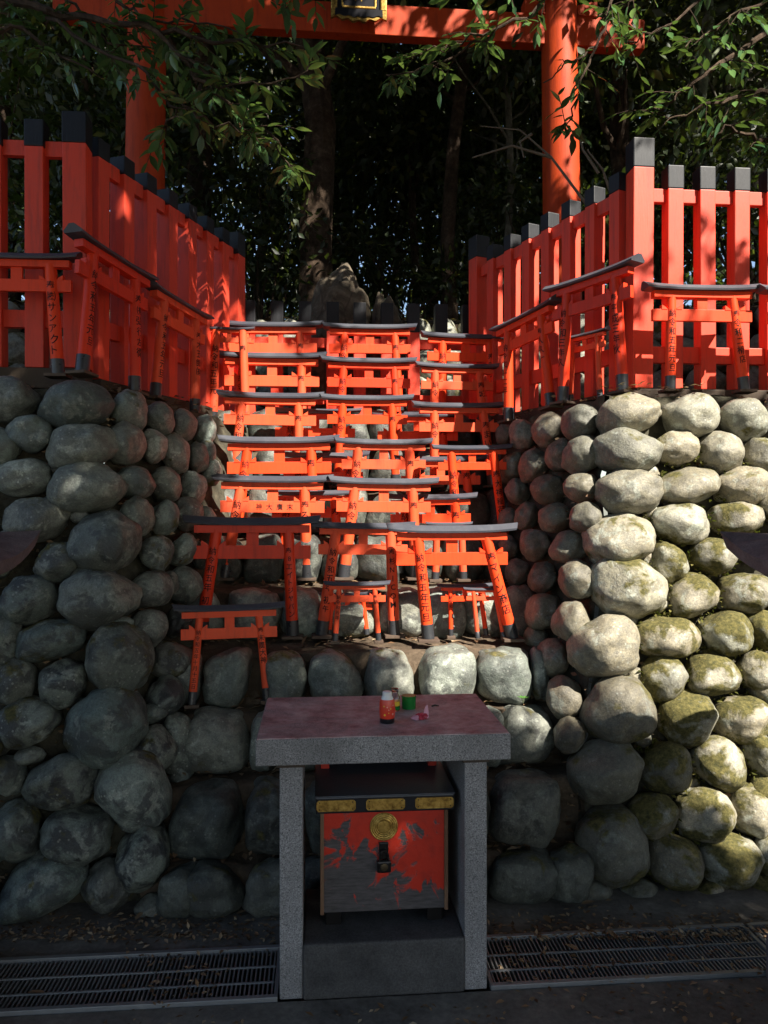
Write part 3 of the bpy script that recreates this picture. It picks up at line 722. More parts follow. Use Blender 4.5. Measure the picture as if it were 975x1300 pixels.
# on top of the walls, against the side fences
def span(label, fl, fr, H, W=.60, **kw):
    """torii standing with its feet at two world points (x, depth, z)"""
    a = Vector(fl); b = Vector(fr); u = b - a; mid = (a + b) / 2
    yaw = math.atan2(u.y, u.x); tilt = math.atan2(u.z, Vector((u.x, u.y)).length)
    return torii(label, Matrix.Translation(mid) @ rotz(yaw) @ Matrix.Rotation(-tilt, 4, 'Y'), W=W, H=H, **kw)
place('votive torii reading サンアクト before the fence on the shaded wall', (-62,322), (104,320), 3.58, 2.13, dia=.060, splay=.045, roll=.02, texts=('納令和五年', '奉(株)サンアクト'), tsize=.8)
span('votive torii reading 令和五年元旦 against the fence that runs back, next to the サンアクト torii', (-1.395, 3.55, 2.13), (-1.275, 3.98, 2.10), .66, .66, dia=.062, splay=.04, texts=('納令和五年元旦', '奉(有)弘行左衛'), tsize=.8)
span('votive torii against the running-back fence, farther from the path on the shaded wall', (-1.225, 4.14, 2.10), (-1.105, 4.52, 2.07), .62, .62, dia=.060, splay=.04, texts=('納令和五年元旦', '奉木五郎(有)'), tsize=.8)
place('votive torii tucked beside the top terrace row next to the shaded wall', (258,416), (324,414), 4.95, 2.05, dia=.058, splay=.02, texts=('納令和五年元', '奉'), plates=False)
place('sunlit votive torii facing the path on top of the mossy wall', (816,357), (964,366), 3.80, 2.09, dia=.052, splay=.035, roll=-.05, texts=('納令和五年元旦', '奉令和二榾店'), tsize=.8)
place('votive torii at the far outer end of the mossy wall before the sunlit fence', (962,364), (1108,366), 3.80, 2.09, dia=.052, splay=.03, texts=('納令和五年', '奉'), tsize=.8)
span('votive torii with roof bar reaching the corner post above the mossy wall', (.945, 4.20, 2.08), (1.20, 3.80, 2.085), .655, .63, dia=.060, splay=.04, texts=('納令和三年久', '奉平成三年秋'), tsize=.8)
span('votive torii against the fence above the red-tinted boulders, next to the corner one', (.745, 4.56, 2.03), (.905, 4.24, 2.06), .60, .60, dia=.058, splay=.04, texts=('納令和一二年', '奉人久一'), tsize=.8)
span('little votive torii between the pillars of the corner one on the mossy wall', (1.02, 4.22, 2.08), (1.13, 4.06, 2.08), .38, .32, dia=.032, splay=.02, plates=False)

# ------------------------------------------------------------------ the large gate torii behind
A = Vector((-1.93, 6.28, 0)); yawG = .088
GT = thing('large_torii', 'tall orange gate torii rising behind the fences under the trees', 'torii', Matrix.Translation((-.215, 6.43, 2.55)) @ rotz(yawG))
for s in (-1, 1):
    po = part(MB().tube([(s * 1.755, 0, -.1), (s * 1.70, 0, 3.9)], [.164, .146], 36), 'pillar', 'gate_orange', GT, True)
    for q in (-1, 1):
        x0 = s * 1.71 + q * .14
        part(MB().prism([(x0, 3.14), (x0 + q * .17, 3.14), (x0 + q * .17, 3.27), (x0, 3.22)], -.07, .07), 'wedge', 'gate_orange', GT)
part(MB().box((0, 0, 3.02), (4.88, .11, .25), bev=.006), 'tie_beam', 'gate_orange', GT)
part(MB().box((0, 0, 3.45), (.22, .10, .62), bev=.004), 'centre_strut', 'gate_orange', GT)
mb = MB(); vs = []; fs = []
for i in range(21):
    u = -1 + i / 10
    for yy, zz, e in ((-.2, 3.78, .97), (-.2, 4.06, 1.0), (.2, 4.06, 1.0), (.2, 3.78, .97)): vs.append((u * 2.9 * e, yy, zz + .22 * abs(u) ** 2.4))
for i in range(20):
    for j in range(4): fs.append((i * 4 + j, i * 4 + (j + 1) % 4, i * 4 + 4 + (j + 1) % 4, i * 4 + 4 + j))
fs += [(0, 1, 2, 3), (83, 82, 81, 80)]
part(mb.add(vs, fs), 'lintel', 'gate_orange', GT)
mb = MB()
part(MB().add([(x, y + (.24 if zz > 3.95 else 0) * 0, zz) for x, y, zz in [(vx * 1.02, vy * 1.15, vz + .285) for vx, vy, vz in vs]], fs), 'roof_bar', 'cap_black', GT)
PQ = thing('shrine_plaque', 'black name plaque with scalloped gilt frame hung on the large torii', 'plaque', Matrix.Translation((-.205, 6.27, 5.47)) @ rotz(yawG) @ Matrix.Rotation(.10, 4, 'X'))
part(MB().box((0, 0, .36), (.37, .03, .60), bev=.004), 'panel', 'lacquer_black', PQ)
poly = []
for i in range(33):
    x = -.225 + .45 * i / 32; poly.append((x, .0 + .018 * math.sin(i / 32 * math.pi * 5) ** 2 + .012 * math.cos(x * 14) * -1))
poly_top = [(.225, .085), (-.225, .085)]
part(MB().prism(poly + poly_top, -.03, .0), 'frame_bottom', 'gold', PQ)
part(MB().prism([(x * .86, z * .55 + .024) for x, z in poly] + [(.19, .085), (-.19, .085)], -.036, -.029), 'frame_panel', 'lacquer_black', PQ)
for s in (-1, 1): part(MB().box((s * .2, -.012, .38), (.05, .04, .60), bev=.008), 'frame_side', 'gold', PQ)
part(MB().box((0, -.012, .70), (.5, .05, .07), bev=.01), 'frame_top', 'gold', PQ)
part(MB().box((0, -.018, .105), (.27, .012, .014), bev=.003), 'inner_moulding', 'gold', PQ)
for s in (-1, 1): part(MB().box((s * .134, -.018, .36), (.014, .012, .5), bev=.003), 'inner_moulding', 'gold', PQ)
for i, ch in enumerate('末廣大神'):
    gv, gf = glyph(ch); m = bpy.data.meshes.new('lettering'); m.from_pydata([(x * .11, -.0165, .58 - i * .125 + y * .11) for x, y in gv], [], gf); link('lettering', m, 'gold', PQ)

# ------------------------------------------------------------------ granite offering table and what it holds
TB = frame(.003, 2.385, 0)
tb = thing('granite_table', 'grey granite offering table with red-stained top', 'table', TB)
slab = part(MB().box((0, .265, .766), (.79, .53, .080), bev=.004), 'slab', 'granite', tb)
part(MB().box((0, .265, .8075), (.782, .522, .003)), 'stained_surface', 'granite_stained', tb)
for s in (-1, 1):
    part(MB().box((s * .288, .24, .357), (.071, .44, .714), bev=.004), 'leg', 'granite', tb)
    part(MB().box((s * .288, .24, .720), (.085, .45, .011), bev=.001), 'leg_pad', 'sill_wood', tb)
part(MB().box((0, .19, .085), (.503, .36, .17), bev=.008), 'plinth_block', 'dark_concrete', tb)

bx = thing('offering_box', 'red lacquered offering box with peeling paint, gilt crest and padlock under the table', 'offering box', TB @ Matrix.Translation((.0085, .118, .171)))
part(MB().box((0, .135, .205), (.395, .27, .33), bev=.002), 'body', 'peeled_lacquer', bx)
for s in (-1, 1):
    part(MB().box((s * .201, .132, .205), (.012, .282, .336), bev=.002), 'corner_strip', 'edge_wood', bx)
    part(MB().box((s * .165, .03, .02), (.05, .05, .044), bev=.003), 'foot', 'iron', bx)
    part(MB().box((s * .165, .22, .02), (.05, .05, .044), bev=.003), 'foot', 'iron', bx)
lid = part(MB().box((0, .125, .399), (.445, .33, .052), bev=.004), 'lid', 'lacquer_black', bx)
part(MB().box((0, .125, .4275), (.449, .334, .004), bev=.001), 'lid_edge', 'black_paint', lid)
for x in (-.157, 0, .157):
    pl = MB(); hw_ = .062; hh_ = .0175
    pl.prism([(x - hw_, .399 - hh_ * .6), (x - hw_ * .9, .399 - hh_), (x + hw_ * .9, .399 - hh_), (x + hw_, .399 - hh_ * .6), (x + hw_, .399 + hh_ * .6), (x + hw_ * .9, .399 + hh_), (x - hw_ * .9, .399 + hh_), (x - hw_, .399 + hh_ * .6)], -.0435, -.040)
    q = part(pl, 'gilt_plate', 'gold', lid)
    for s in (-1, 1):
        for z in (-1, 1): part(MB().lathe([(.0022, 0), (.0015, .0015)], 8), 'nail', 'iron', q, True, Matrix.Translation((x + s * .052, -.0435, .399 + z * .011)) @ Matrix.Rotation(R(90), 4, 'X'))
for s in (-1, 1): part(MB().box((s * .19, .25, .452), (.03, .05, .05), bev=.003), 'rim_post', 'peeled_lacquer', bx)
part(MB().box((0, .27, .455), (.40, .02, .05), bev=.003), 'rim_board', 'lacquer_black', bx)
cr = part(MB().lathe([(.0455, 0), (.0455, .003), (.043, .0045), (.040, .003), (.037, .0042), (.034, .003), (.031, .0042), (.028, .003), (.025, .0042), (.0225, .003), (.020, .0055), (.0001, .0062)], 40), 'crest', 'gold', bx, True, Matrix.Translation((-.002, -.0005, .312)) @ Matrix.Rotation(R(90), 4, 'X'))
for k in range(3):
    a = R(270 - 35 + 35 * k); part(MB().box((.033 * math.cos(a), .033 * math.sin(a), .0045), (.003, .024, .002), rot=Matrix.Rotation(a - R(90), 3, 'Z')), 'crest_rib', 'gold', cr)
hs = part(MB().box((-.003, -.004, .235), (.030, .008, .055), bev=.003), 'hasp', 'iron', bx)
part(MB().tube([(-.016, -.016, .20), (-.016, -.016, .225), (-.011, -.016, .236), (-.003, -.016, .24), (.005, -.016, .236), (.010, -.016, .225), (.010, -.016, .20)], [.0035] * 7, 8), 'padlock_shackle', 'iron', bx, True)
part(MB().box((-.003, -.016, .190), (.046, .018, .038), bev=.006), 'padlock_body', 'iron', bx)
part(MB().lathe([(.012, 0), (.012, .004), (.006, .005)], 16), 'padlock_plate', 'brass_dark', bx, True, Matrix.Translation((-.003, -.0255, .192)) @ Matrix.Rotation(R(90), 4, 'X'))

def at_table(px, py):       # point on the table top seen at that place
    d = (EYE - .809) * F / (py - 650); q = P(px, py, d); q.z = .8092; return q
p = at_table(491.5, 917)
bt = thing('drink_bottle', 'small red drink bottle with white cap and black foot on the table', 'bottle', Matrix.Translation(p) @ rotz(.2))
part(MB().lathe([(.0225, 0), (.0245, .003), (.0245, .016)], 28), 'bottle_foot', 'lacquer_black', bt, True)
part(MB().lathe([(.0245, .016), (.0258, .03), (.0262, .045), (.0250, .066), (.0225, .077)], 28), 'bottle_body', 'bottle_red', bt, True)
part(MB().lathe([(.0205, .077), (.018, .083), (.0155, .088)], 28), 'bottle_shoulder', 'bottle_white', bt, True)
part(MB().lathe([(.0150, .088), (.0155, .089), (.0150, .100), (.012, .102)], 28), 'bottle_cap', 'bottle_white', bt, True)
for k, (a, z, s_) in enumerate(((-.5, .03, .006), (-.2, .055, .004), (.25, .05, .004), (.55, .032, .006), (0, .036, .003), (0, .046, .003), (-.6, .058, .004), (.6, .06, .004))):
    r = .0268; part(MB().box((0, 0, 0), (s_, .0008, s_), rot=Matrix.Rotation(a, 3, 'Z') @ Matrix.Rotation(.7, 3, 'Y')), 'print_mark', 'print_pink' if k % 2 else 'print_yellow', bt, False, Matrix.Translation((r * math.sin(a), -r * math.cos(a), z)))
p = at_table(501, 902)
jr = thing('glass_jar', 'little glass jar with green and yellow wrapping behind the red bottle', 'jar', Matrix.Translation(p))
part(MB().lathe([(.016, 0), (.018, .003), (.018, .050), (.013, .058), (.012, .066)], 24), 'glass', 'clear_glass', jr, True)
part(MB().lathe([(.0184, .004), (.0186, .018)], 24), 'green_band', 'cup_green', jr, True)
part(MB().lathe([(.0186, .0185), (.0184, .034)], 24), 'yellow_band', 'print_yellow', jr, True)
part(MB().lathe([(.013, .066), (.014, .067), (.0135, .076), (.011, .078)], 24), 'stopper', 'clear_glass', jr, True)
p = at_table(519, 899)
cup = thing('plastic_cup', 'short green plastic cup on the granite table', 'cup', Matrix.Translation(p))
part(MB().lathe([(.0, .003), (.0225, .003), (.0235, .044), (.0252, .044), (.0252, .041), (.0245, .0), (.0, .0)], 32), 'shell', 'cup_green', cup, True)
part(MB().lathe([(.0255, .038), (.0262, .040), (.0262, .044), (.0252, .045)], 32), 'rim', 'cup_green', cup, True)
p = at_table(535, 913)
wr = thing('snack_wrapper', 'crumpled pink and red snack wrapper on the granite table', 'wrapper', Matrix.Translation(p))
def crumple(seed, sx, sy, sz):
    bm = bmesh.new(); bmesh.ops.create_icosphere(bm, subdivisions=3, radius=1); o_ = Vector((seed, 1, 2))
    for v in bm.verts:
        n = v.co.normalized(); r_ = 1 + .7 * mnoise.noise(n * 2.3 + o_) + .35 * mnoise.noise(n * 6 + o_)
        v.co = Vector((n.x * r_ * sx, n.y * r_ * sy, max(-.0, n.z * r_ * sz + sz * .7)))
    m = bpy.data.meshes.new('foil'); bm.to_mesh(m); bm.free(); return m
link('foil_body', crumple(3, .020, .012, .012), 'wrap_red', wr)
link('foil_end', crumple(9, .014, .010, .008), 'wrap_pink', wr, Matrix.Translation((-.018, -.006, 0)))
part(MB().add([(.004, 0, .004), (.024, .002, .002), (.020, .004, .048), (.012, .0, .040), (.026, .008, .02)], [(0, 1, 3), (1, 4, 2, 3)]), 'foil_flap', 'wrap_pink', wr)
p = at_table(548, 898)
tag(part(MB().tube([(0, 0, .004), (.012, .004, .006), (.026, .003, .004)], [.003, .0035, .002], 7), 'charred_stick', 'iron', None, True, Matrix.Translation(p)), 'short charred black stick lying behind the pink wrapper', 'stick')
p = P(455, 577, 4.42); p.z = 1.38
bc = thing('blue_cup', 'tiny blue glass cup on a terrace step between torii pillars', 'cup', Matrix.Translation((p.x, 4.44, 1.655)))
part(MB().lathe([(.016, 0), (.02, .01), (.024, .045), (.021, .045), (.017, .012), (.0, .01)], 20), 'shell', 'blue_glass', bc, True)
part(MB().lathe([(.0245, .042), (.0252, .044), (.0245, .047)], 20), 'rim', 'bottle_red', bc, True)

# ------------------------------------------------------------------ stone lanterns at both edges
def lantern(label, x, y, yaw):
    t = thing('stone_lantern', label, 'stone lantern', Matrix.Translation((x, y, 0)) @ rotz(yaw))
    def sq(prof, n=4, rot=R(45)):
        b = MB(); vs = []; fs = []
        for r_, z in prof: vs += [(r_ * math.cos(rot + 2 * math.pi * k / n), r_ * math.sin(rot + 2 * math.pi * k / n), z) for k in range(n)]
        for i in range(len(prof) - 1):
            for k in range(n): fs.append((i * n + k, i * n + (k + 1) % n, (i + 1) * n + (k + 1) % n, (i + 1) * n + k))
        fs += [tuple(range(n))[::-1], tuple(range((len(prof) - 1) * n, len(prof) * n))]
        return b.add(vs, fs)
    part(sq([(.40, 0), (.40, .14), (.34, .18), (.24, .24)]), 'base', 'lantern_stone', t)
    part(sq([(.20, .24), (.175, .42), (.19, .60)]), 'shaft', 'lantern_stone', t)
    part(sq([(.22, .60), (.37, .68), (.37, .74), (.30, .76)]), 'platform', 'lantern_stone', t)
    part(sq([(.235, .76), (.235, 1.20)]), 'fire_box', 'lantern_stone', t)
    for a in range(4):
        part(MB().box((0, -.168, .98), (.17, .006, .24), bev=.002), 'window', 'lacquer_black', t, False, rotz(a * math.pi / 2))
    # roof: thick square eave with upturned corners
    b = MB(); vs = []; fs = []; n = 10
    ring = []
    for k in range(4):
        for j in range(n):
            u = -1 + 2 * j / n; ring.append((k, u))
    for (rad, z, lift) in ((.20, 1.22, 0), (.37, 1.305, .075), (.385, 1.35, .085), (.25, 1.41, .02), (.11, 1.52, 0), (.05, 1.56, 0)):
        for k, u in ring:
            a = k * math.pi / 2; x_, y_ = rad, rad * u
            vs.append((x_ * math.cos(a) - y_ * math.sin(a), x_ * math.sin(a) + y_ * math.cos(a), z + lift * abs(u) ** 2.2))
    m_ = 4 * n
    for i in range(5):
        for k in range(m_): fs.append((i * m_ + k, i * m_ + (k + 1) % m_, (i + 1) * m_ + (k + 1) % m_, (i + 1) * m_ + k))
    fs += [tuple(range(m_))[::-1], tuple(range(5 * m_, 6 * m_))]
    part(b.add(vs, fs), 'roof', 'lantern_stone', t)
    part(MB().lathe([(.05, 1.56), (.085, 1.60), (.07, 1.66), (.01, 1.72)], 18), 'finial', 'lantern_stone', t, True)
lantern('stone lantern whose roof tip shows before the shaded boulder wall', -1.56, 2.33, .12)
lantern('stone lantern whose dark roof tip shows before the mossy boulder wall', 1.525, 2.22, .04)

# ------------------------------------------------------------------ trees
def limb_mesh(paths, seg=7):
    mb = MB()
    for pts, r0, r1 in paths: mb.tube(pts, [r0 + (r1 - r0) * i / (len(pts) - 1) for i in range(len(pts))], seg)
    return mb
def wobble(a, b, n, amp, rr):
    a = Vector(a); b = Vector(b); out = []
    for i in range(n + 1):
        u = i / n; q = a.lerp(b, u)
        if 0 < i < n: q += Vector((rr.uniform(-amp, amp), rr.uniform(-amp, amp), rr.uniform(-amp, amp) * .4))
        out.append(q)
    return out
def tree(label, px, d, wpx, bark, top, crown_z, crown_r, n_leaf, leaf=.13, lean=0.0, group=None, seed=0, clumps=9):
    rr = random.Random(seed * 31 + 7); X = (px - 487.5) / F * d; zb = hill_z(X, d) - .1
    t = thing('forest_tree', label, 'tree', Matrix.Translation((X, d, zb)), group)
    r0 = max(.02, wpx / 2 * d / F)
    H = top - zb
    tp = wobble((0, 0, 0), (lean * H, rr.uniform(-.3, .3), H), 7, .06 + r0 * .4, rr)
    paths = [(tp, r0 * 1.12, r0 * .5)]; cs = []; rs = []
    for k in range(clumps):
        z = rr.uniform(crown_z - zb, H + .6); a = rr.uniform(0, 6.28); q = rr.uniform(.25, 1.0) * crown_r
        c_ = Vector((lean * z + q * math.cos(a), q * math.sin(a) * .9, z)); cs.append(tuple(c_)); rs.append(rr.uniform(.45, .95) * crown_r * .62)
        zz = max(.8, z - rr.uniform(.5, 1.3)); u = min(.98, zz / H) * 7; i = int(u); st_ = tp[i].lerp(tp[min(7, i + 1)], u - i)
        paths.append((wobble(st_, c_, 4, .08, rr), r0 * .35, r0 * .08))
    part(limb_mesh(paths, 9), 'trunk', bark, t, True)
    p_, dr = crown_points(n_leaf, cs, rs)
    V_, F_ = leaves(p_, dr + rng.normal(0, .7, dr.shape) - np.array([0, 0, .25]), leaf * rng.uniform(.6, 1.25, n_leaf), LEAF_LO, .5)
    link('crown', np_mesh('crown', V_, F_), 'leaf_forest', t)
    return t
TREES = [ # label, px, depth, trunk width px, bark, top z, crown from z, crown radius, leaves
 ('broad brown-barked tree behind the veined rock', 402, 7.7, 42, 'bark_brown', 10.5, 6.6, 2.0, 5200),
 ('dark straight tree between the veined rock and the large torii pillar', 573, 8.4, 18, 'bark_brown', 10.5, 6.4, 1.8, 4500),
 ('slim pale trunk beside the large torii pillar, sunlit low down', 646, 8.8, 10, 'bark_pale', 9.5, 5.2, 1.5, 3500),
 ('green-grey bamboo-like stem rising behind the sunlit fence', 884, 7.4, 14, 'bark_green', 9.5, 5.2, 1.4, 3000),
 ('dark trunk forking behind the corner post of the sunlit fence', 782, 7.8, 26, 'bark_brown', 9.5, 4.8, 1.7, 4500),
 ('thin grey stem farther back behind the sunlit fence', 934, 9.5, 12, 'bark_pale', 10, 4.8, 1.6, 4000),
 ('thick trunk in deep shade behind the shaded fence', 262, 8.4, 30, 'bark_brown', 10, 4.6, 2.0, 5200),
 ('tree deep in shade behind the large torii pillar on the shaded side', 120, 9.4, 22, 'bark_brown', 10, 4.2, 2.0, 5200),
 ('slender tree in deep shade at the outer end of the shaded fence', 20, 8.8, 18, 'bark_brown', 10, 4.0, 2.0, 5200)]
for i, a in enumerate(TREES): tree(*a, seed=i + 1, lean=rnd.uniform(-.03, .03))
gS = 'thin forest stems'
for i, (px, d, w_) in enumerate([(480,12,9), (524,11,11), (545,14,12), (612,12.5,12), (668,11.5,9), (330,11,13), (352,14,12), (445,14.5,10), (500,15.5,11), (590,16,12), (700,14,12), (745,12,12), (840,11,12), (905,12.5,12), (960,11,14), (200,12,15), (80,13,14), (640,15,10), (-60,10,18), (1030,9,18), (1100,12,20), (-150,12,22), (560,13,7), (620,10.2,6)]):
    tree(('thin green-grey stem standing deep in the dark forest', 'thin dark brown stem standing deep in the forest', 'thin pale grey stem standing deep in the dark forest')[i % 3], px, d, w_, ('bark_green', 'bark_brown', 'bark_pale')[i % 3], 9 + (i % 4), 4.2 + (i % 5) * .6, 1.9, 3000, leaf=.15, lean=rnd.uniform(-.05, .05), group=gS + (', green-grey', ', brown', ', pale')[i % 3], seed=40 + i)
# undergrowth and the far wood
def shrub(label, px, d, r_, h, n, group):
    X = (px - 487.5) / F * d; zb = hill_z(X, d); rr = random.Random(int(px * 7 + d * 100))
    t = thing('understory_shrub', label, 'shrub', Matrix.Translation((X, d, zb)), group)
    cs = [(rr.uniform(-r_, r_) * .7, rr.uniform(-r_, r_) * .5, rr.uniform(.25, 1) * h) for _ in range(7)]
    part(limb_mesh([(wobble((0, 0, -.05), c_, 4, .06, rr), .018, .005) for c_ in cs], 6), 'stem', 'bark_brown', t, True)
    p_, dr = crown_points(n, cs, [r_ * .5] * 7)
    V_, F_ = leaves(p_, dr + rng.normal(0, .8, dr.shape), .11 * rng.uniform(.6, 1.2, n), LEAF_LO, .5)
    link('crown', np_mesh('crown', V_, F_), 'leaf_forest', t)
for i, (px, d, r_, h, n) in enumerate([(330,7.8,.8,1.6,1400),(520,8.6,.7,1.0,900),(610,9.5,.9,2.0,1600),(700,8.4,.8,1.8,1500),(830,7.6,.8,1.6,1500),(940,7.4,.9,2.0,1700),(230,7.6,.9,2.2,1700),(110,7.4,1.0,2.4,1900),(0,7.2,1.0,2.4,1900),(470,11,1.4,3.2,2200),(560,12,1.5,3.6,2200),(400,12,1.6,3.8,2200),(660,11.5,1.5,3.4,2200),(760,11,1.5,3.4,2200),(860,10.5,1.5,3.4,2200),(960,10,1.6,3.6,2400),(300,11,1.5,3.6,2200),(180,10.5,1.5,3.6,2200),(60,10,1.6,3.6,2400)]):
    if d < 9.9: shrub('low leafy evergreen shrub growing close behind the fences', px, d, r_, h, n, 'low undergrowth on the slope')
    else: shrub('tall bushy evergreen shrub deeper in the dark wood', px, d, r_, h, n, 'tall undergrowth in the wood')
n = 85000
X = rng.uniform(-26, 26, n); D = rng.uniform(17, 27, n); Z = 3.6 + rng.random(n) * 15
keep = np.array([mnoise.noise(Vector((X[i] * .38, D[i] * .25, Z[i] * .38))) > -.26 for i in range(n)])
p_ = np.stack([X, D, Z], 1)[keep]; k = len(p_)
V_, F_ = leaves(p_, rng.normal(0, 1, (k, 3)), .42 * rng.uniform(.5, 1.2, k), LEAF_LO, .4)
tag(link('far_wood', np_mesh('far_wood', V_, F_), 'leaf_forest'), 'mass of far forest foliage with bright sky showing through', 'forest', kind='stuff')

# ---- overhanging branches with glossy leaves
def branchy(name, label, base, trunk_top, trunk_r, runs, mat, seed, leaf=.075, dens=1.0, bark='bark_brown', twn=(1, 1, 2, 2)):
    rr = random.Random(seed); t = thing(name, label, 'tree', Matrix.Translation(base)); B = Vector(base)
    tp = [q - B for q in wobble(base, trunk_top, 6, .05, rr)]
    paths = [(tp, trunk_r, trunk_r * .6)]; LP = []; LD = []
    for pts, r0 in runs:
        w3 = [P(*q) for q in pts]; w3 = [q - B for q in w3]
        # join to trunk
        if r0 >= .02: paths.append((wobble(tp[-1], w3[0], 3, .05, rr), r0 * 1.4, r0))
        fine_ = []
        for a, b in zip(w3[:-1], w3[1:]):
            for k_ in range(4): fine_.append(a.lerp(b, k_ / 4) + Vector((rr.uniform(-.02, .02), rr.uniform(-.03, .03), rr.uniform(-.02, .02))))
        fine_.append(w3[-1]); paths.append((fine_, r0, .004))
        for i, q in enumerate(fine_):
            if i < 1: continue
            for _ in range(rr.choice(twn)):
                ax = (fine_[i] - fine_[i - 1]).normalized()
                dv = (ax * rr.uniform(.2, 1.0) + Vector((rr.gauss(0, .7), rr.gauss(0, .7), rr.gauss(-.25, .5)))).normalized()
                L = rr.uniform(.08, .26); e = q + dv * L; paths.append(([q, q.lerp(e, .5) + Vector((0, 0, .012)), e], .0035, .0015))
                nl = max(3, int(rr.uniform(6, 11) * dens))
                for j in range(nl):
                    u = (j + .6) / nl; LP.append(q.lerp(e, u)); sd_ = 1 if j % 2 else -1
                    side = dv.cross(Vector((0, 0, 1))).normalized() * sd_
                    LD.append(dv * (.55 + u * .5) + side * .75 * (1.15 - u * .6) + Vector((rr.gauss(0, .18), rr.gauss(0, .18), rr.gauss(-.22, .18))))
    part(limb_mesh(paths, 6), 'trunk', bark, t, True)
    LP = np.array([tuple(v) for v in LP]); LD = np.array([tuple(v) for v in LD])
    V_, F_ = leaves(LP, LD, leaf * rng.uniform(.65, 1.2, len(LP)), LEAF_HI, .82)
    m = np_mesh('crown', V_, F_, True); link('crown', m, mat, t)
    return t
branchy('camellia_tree', 'dark glossy-leaved tree whose branches droop before the large torii, in shade', (-3.3, 4.9, 2.0), (-2.9, 4.8, 5.0), .10, [
 ([(-70,-40,4.8),(40,10,4.7),(120,25,4.6),(200,40,4.5),(290,50,4.4),(385,60,4.4)], .030),
 ([(60,20,4.7),(120,60,4.5),(190,95,4.4),(225,140,4.3),(205,165,4.3)], .012),
 ([(200,40,4.5),(250,95,4.4),(300,140,4.4),(350,175,4.4),(368,212,4.4)], .012),
 ([(230,70,4.4),(280,110,4.3),(330,105,4.3),(390,90,4.3)], .008),
 ([(210,120,4.4),(250,145,4.3),(300,165,4.3),(325,160,4.3)], .008),
 ([(-60,60,4.8),(20,30,4.7),(60,60,4.6),(130,100,4.6)], .02),
 ([(-60,-60,4.9),(60,-30,4.8),(180,-20,4.7),(300,-15,4.7),(400,-10,4.6)], .025),
 ([(150,0,4.7),(190,30,4.6),(230,20,4.6),(300,40,4.5)], .010),
 ([(80,-10,4.8),(110,30,4.7),(150,60,4.7),(210,60,4.7)], .010)], 'leaf_glossy', 3, .098, .75, twn=(0, 1, 1, 2))
branchy('camellia_tree', 'sunlit glossy-leaved tree whose branches reach across the large torii pillar', (2.9, 5.4, 2.1), (2.7, 5.2, 4.6), .11, [
 ([(1010,-60,5.3),(900,-45,5.2),(760,-30,5.1),(640,-15,5.0),(560,-5,5.0)], .030),
 ([(720,-30,5.0),(670,20,4.9),(610,45,4.9),(560,60,4.9),(515,75,4.9)], .012),
 ([(640,30,4.9),(590,65,4.9),(540,85,4.9),(490,95,4.9)], .008),
 ([(780,-10,5.0),(760,50,4.9),(740,90,4.9),(725,150,4.9),(718,160,4.9)], .010),
 ([(760,60,4.9),(720,80,4.8),(690,105,4.8)], .006),
 ([(1010,30,5.2),(940,60,5.1),(880,105,5.0),(845,135,5.0),(820,140,5.0)], .022),
 ([(1010,120,5.2),(950,120,5.1),(900,135,5.0),(850,150,5.0)], .020),
 ([(930,-40,5.2),(880,10,5.1),(830,40,5.0),(790,60,5.0)], .012),
 ([(1000,-10,5.2),(940,15,5.1),(900,40,5.1),(870,60,5.0)], .012),
 ([(860,-40,5.2),(820,-10,5.1),(790,10,5.1),(760,20,5.0)], .010),
 ([(1010,170,5.3),(960,180,5.2),(930,160,5.1),(900,170,5.1)], .020)], 'leaf_glossy', 8, .095, .62, twn=(0, 1, 1, 2))
# bare pale twigs by the gate pillar
tw = thing('dead_branch', 'bare pale twigs sticking out before the dark wood beside the large torii pillar', 'branch', Matrix.Translation(P(745, 260, 6.2)))
B = P(745, 260, 6.2); mb = MB()
for pts in ([(745,260),(700,200),(660,165),(610,160)], [(700,200),(650,185),(600,200)], [(675,170),(660,180),(665,200)], [(760,220),(740,190),(735,170)], [(790,290),(765,215),(745,190)]):
    mb.tube([P(x, y, 6.1) - B for x, y in pts], [.012 - .003 * i for i in range(len(pts))], 6)
part(mb, 'twigs', 'twig_pale', tw, True)

# ---- unseen shade trees, crowns cut to leave chosen spots sunlit; canopy over slope
U = Vector((math.cos(SUN_AZ), math.sin(SUN_AZ), 0)); W_ = S.cross(U); 
if W_.z < 0: W_ = -W_
def uv(p): return (p.dot(U), p.dot(W_))
def poly_uv(pts): return [uv(P(*q)) for q in pts]
LIT = [ (poly_uv([(728,470,3.6),(1060,470,3.6),(1060,1150,3.05),(975,1065,3.0),(900,985,3.02),(830,905,3.05),(735,872,3.12)]), 1.0),
        (poly_uv([(795,175,4.05),(1060,175,4.05),(1060,480,3.9),(795,490,3.9)]), .72),
        (poly_uv([(280,440,5.0),(660,440,5.0),(670,640,3.9),(700,915,3.42),(512,915,3.42),(482,680,3.66),(430,640,4.0),(280,630,4.15)]), .92),
        (poly_uv([(262,385,5.3),(650,385,5.3),(650,445,5.0),(262,445,5.0)]), .62),
        (poly_uv([(470,30,5.0),(560,-30,5.0),(1010,-80,5.0),(1010,180,5.0),(800,180,5.0),(690,120,5.0),(470,110,5.0)]), .95),
        (poly_uv([(672,40,6.5),(745,40,6.5),(745,270,6.5),(672,270,6.5)]), .72),
        (poly_uv([(210,320,4.9),(262,320,4.9),(262,400,4.9),(210,400,4.9)]), .45),
        (poly_uv([(305,335,6.0),(600,335,6.0),(600,420,6.0),(305,420,6.0)]), .55),
        (poly_uv([(300,60,8.5),(1000,60,8.5),(1000,345,7.5),(300,345,7.5)]), .22) ]
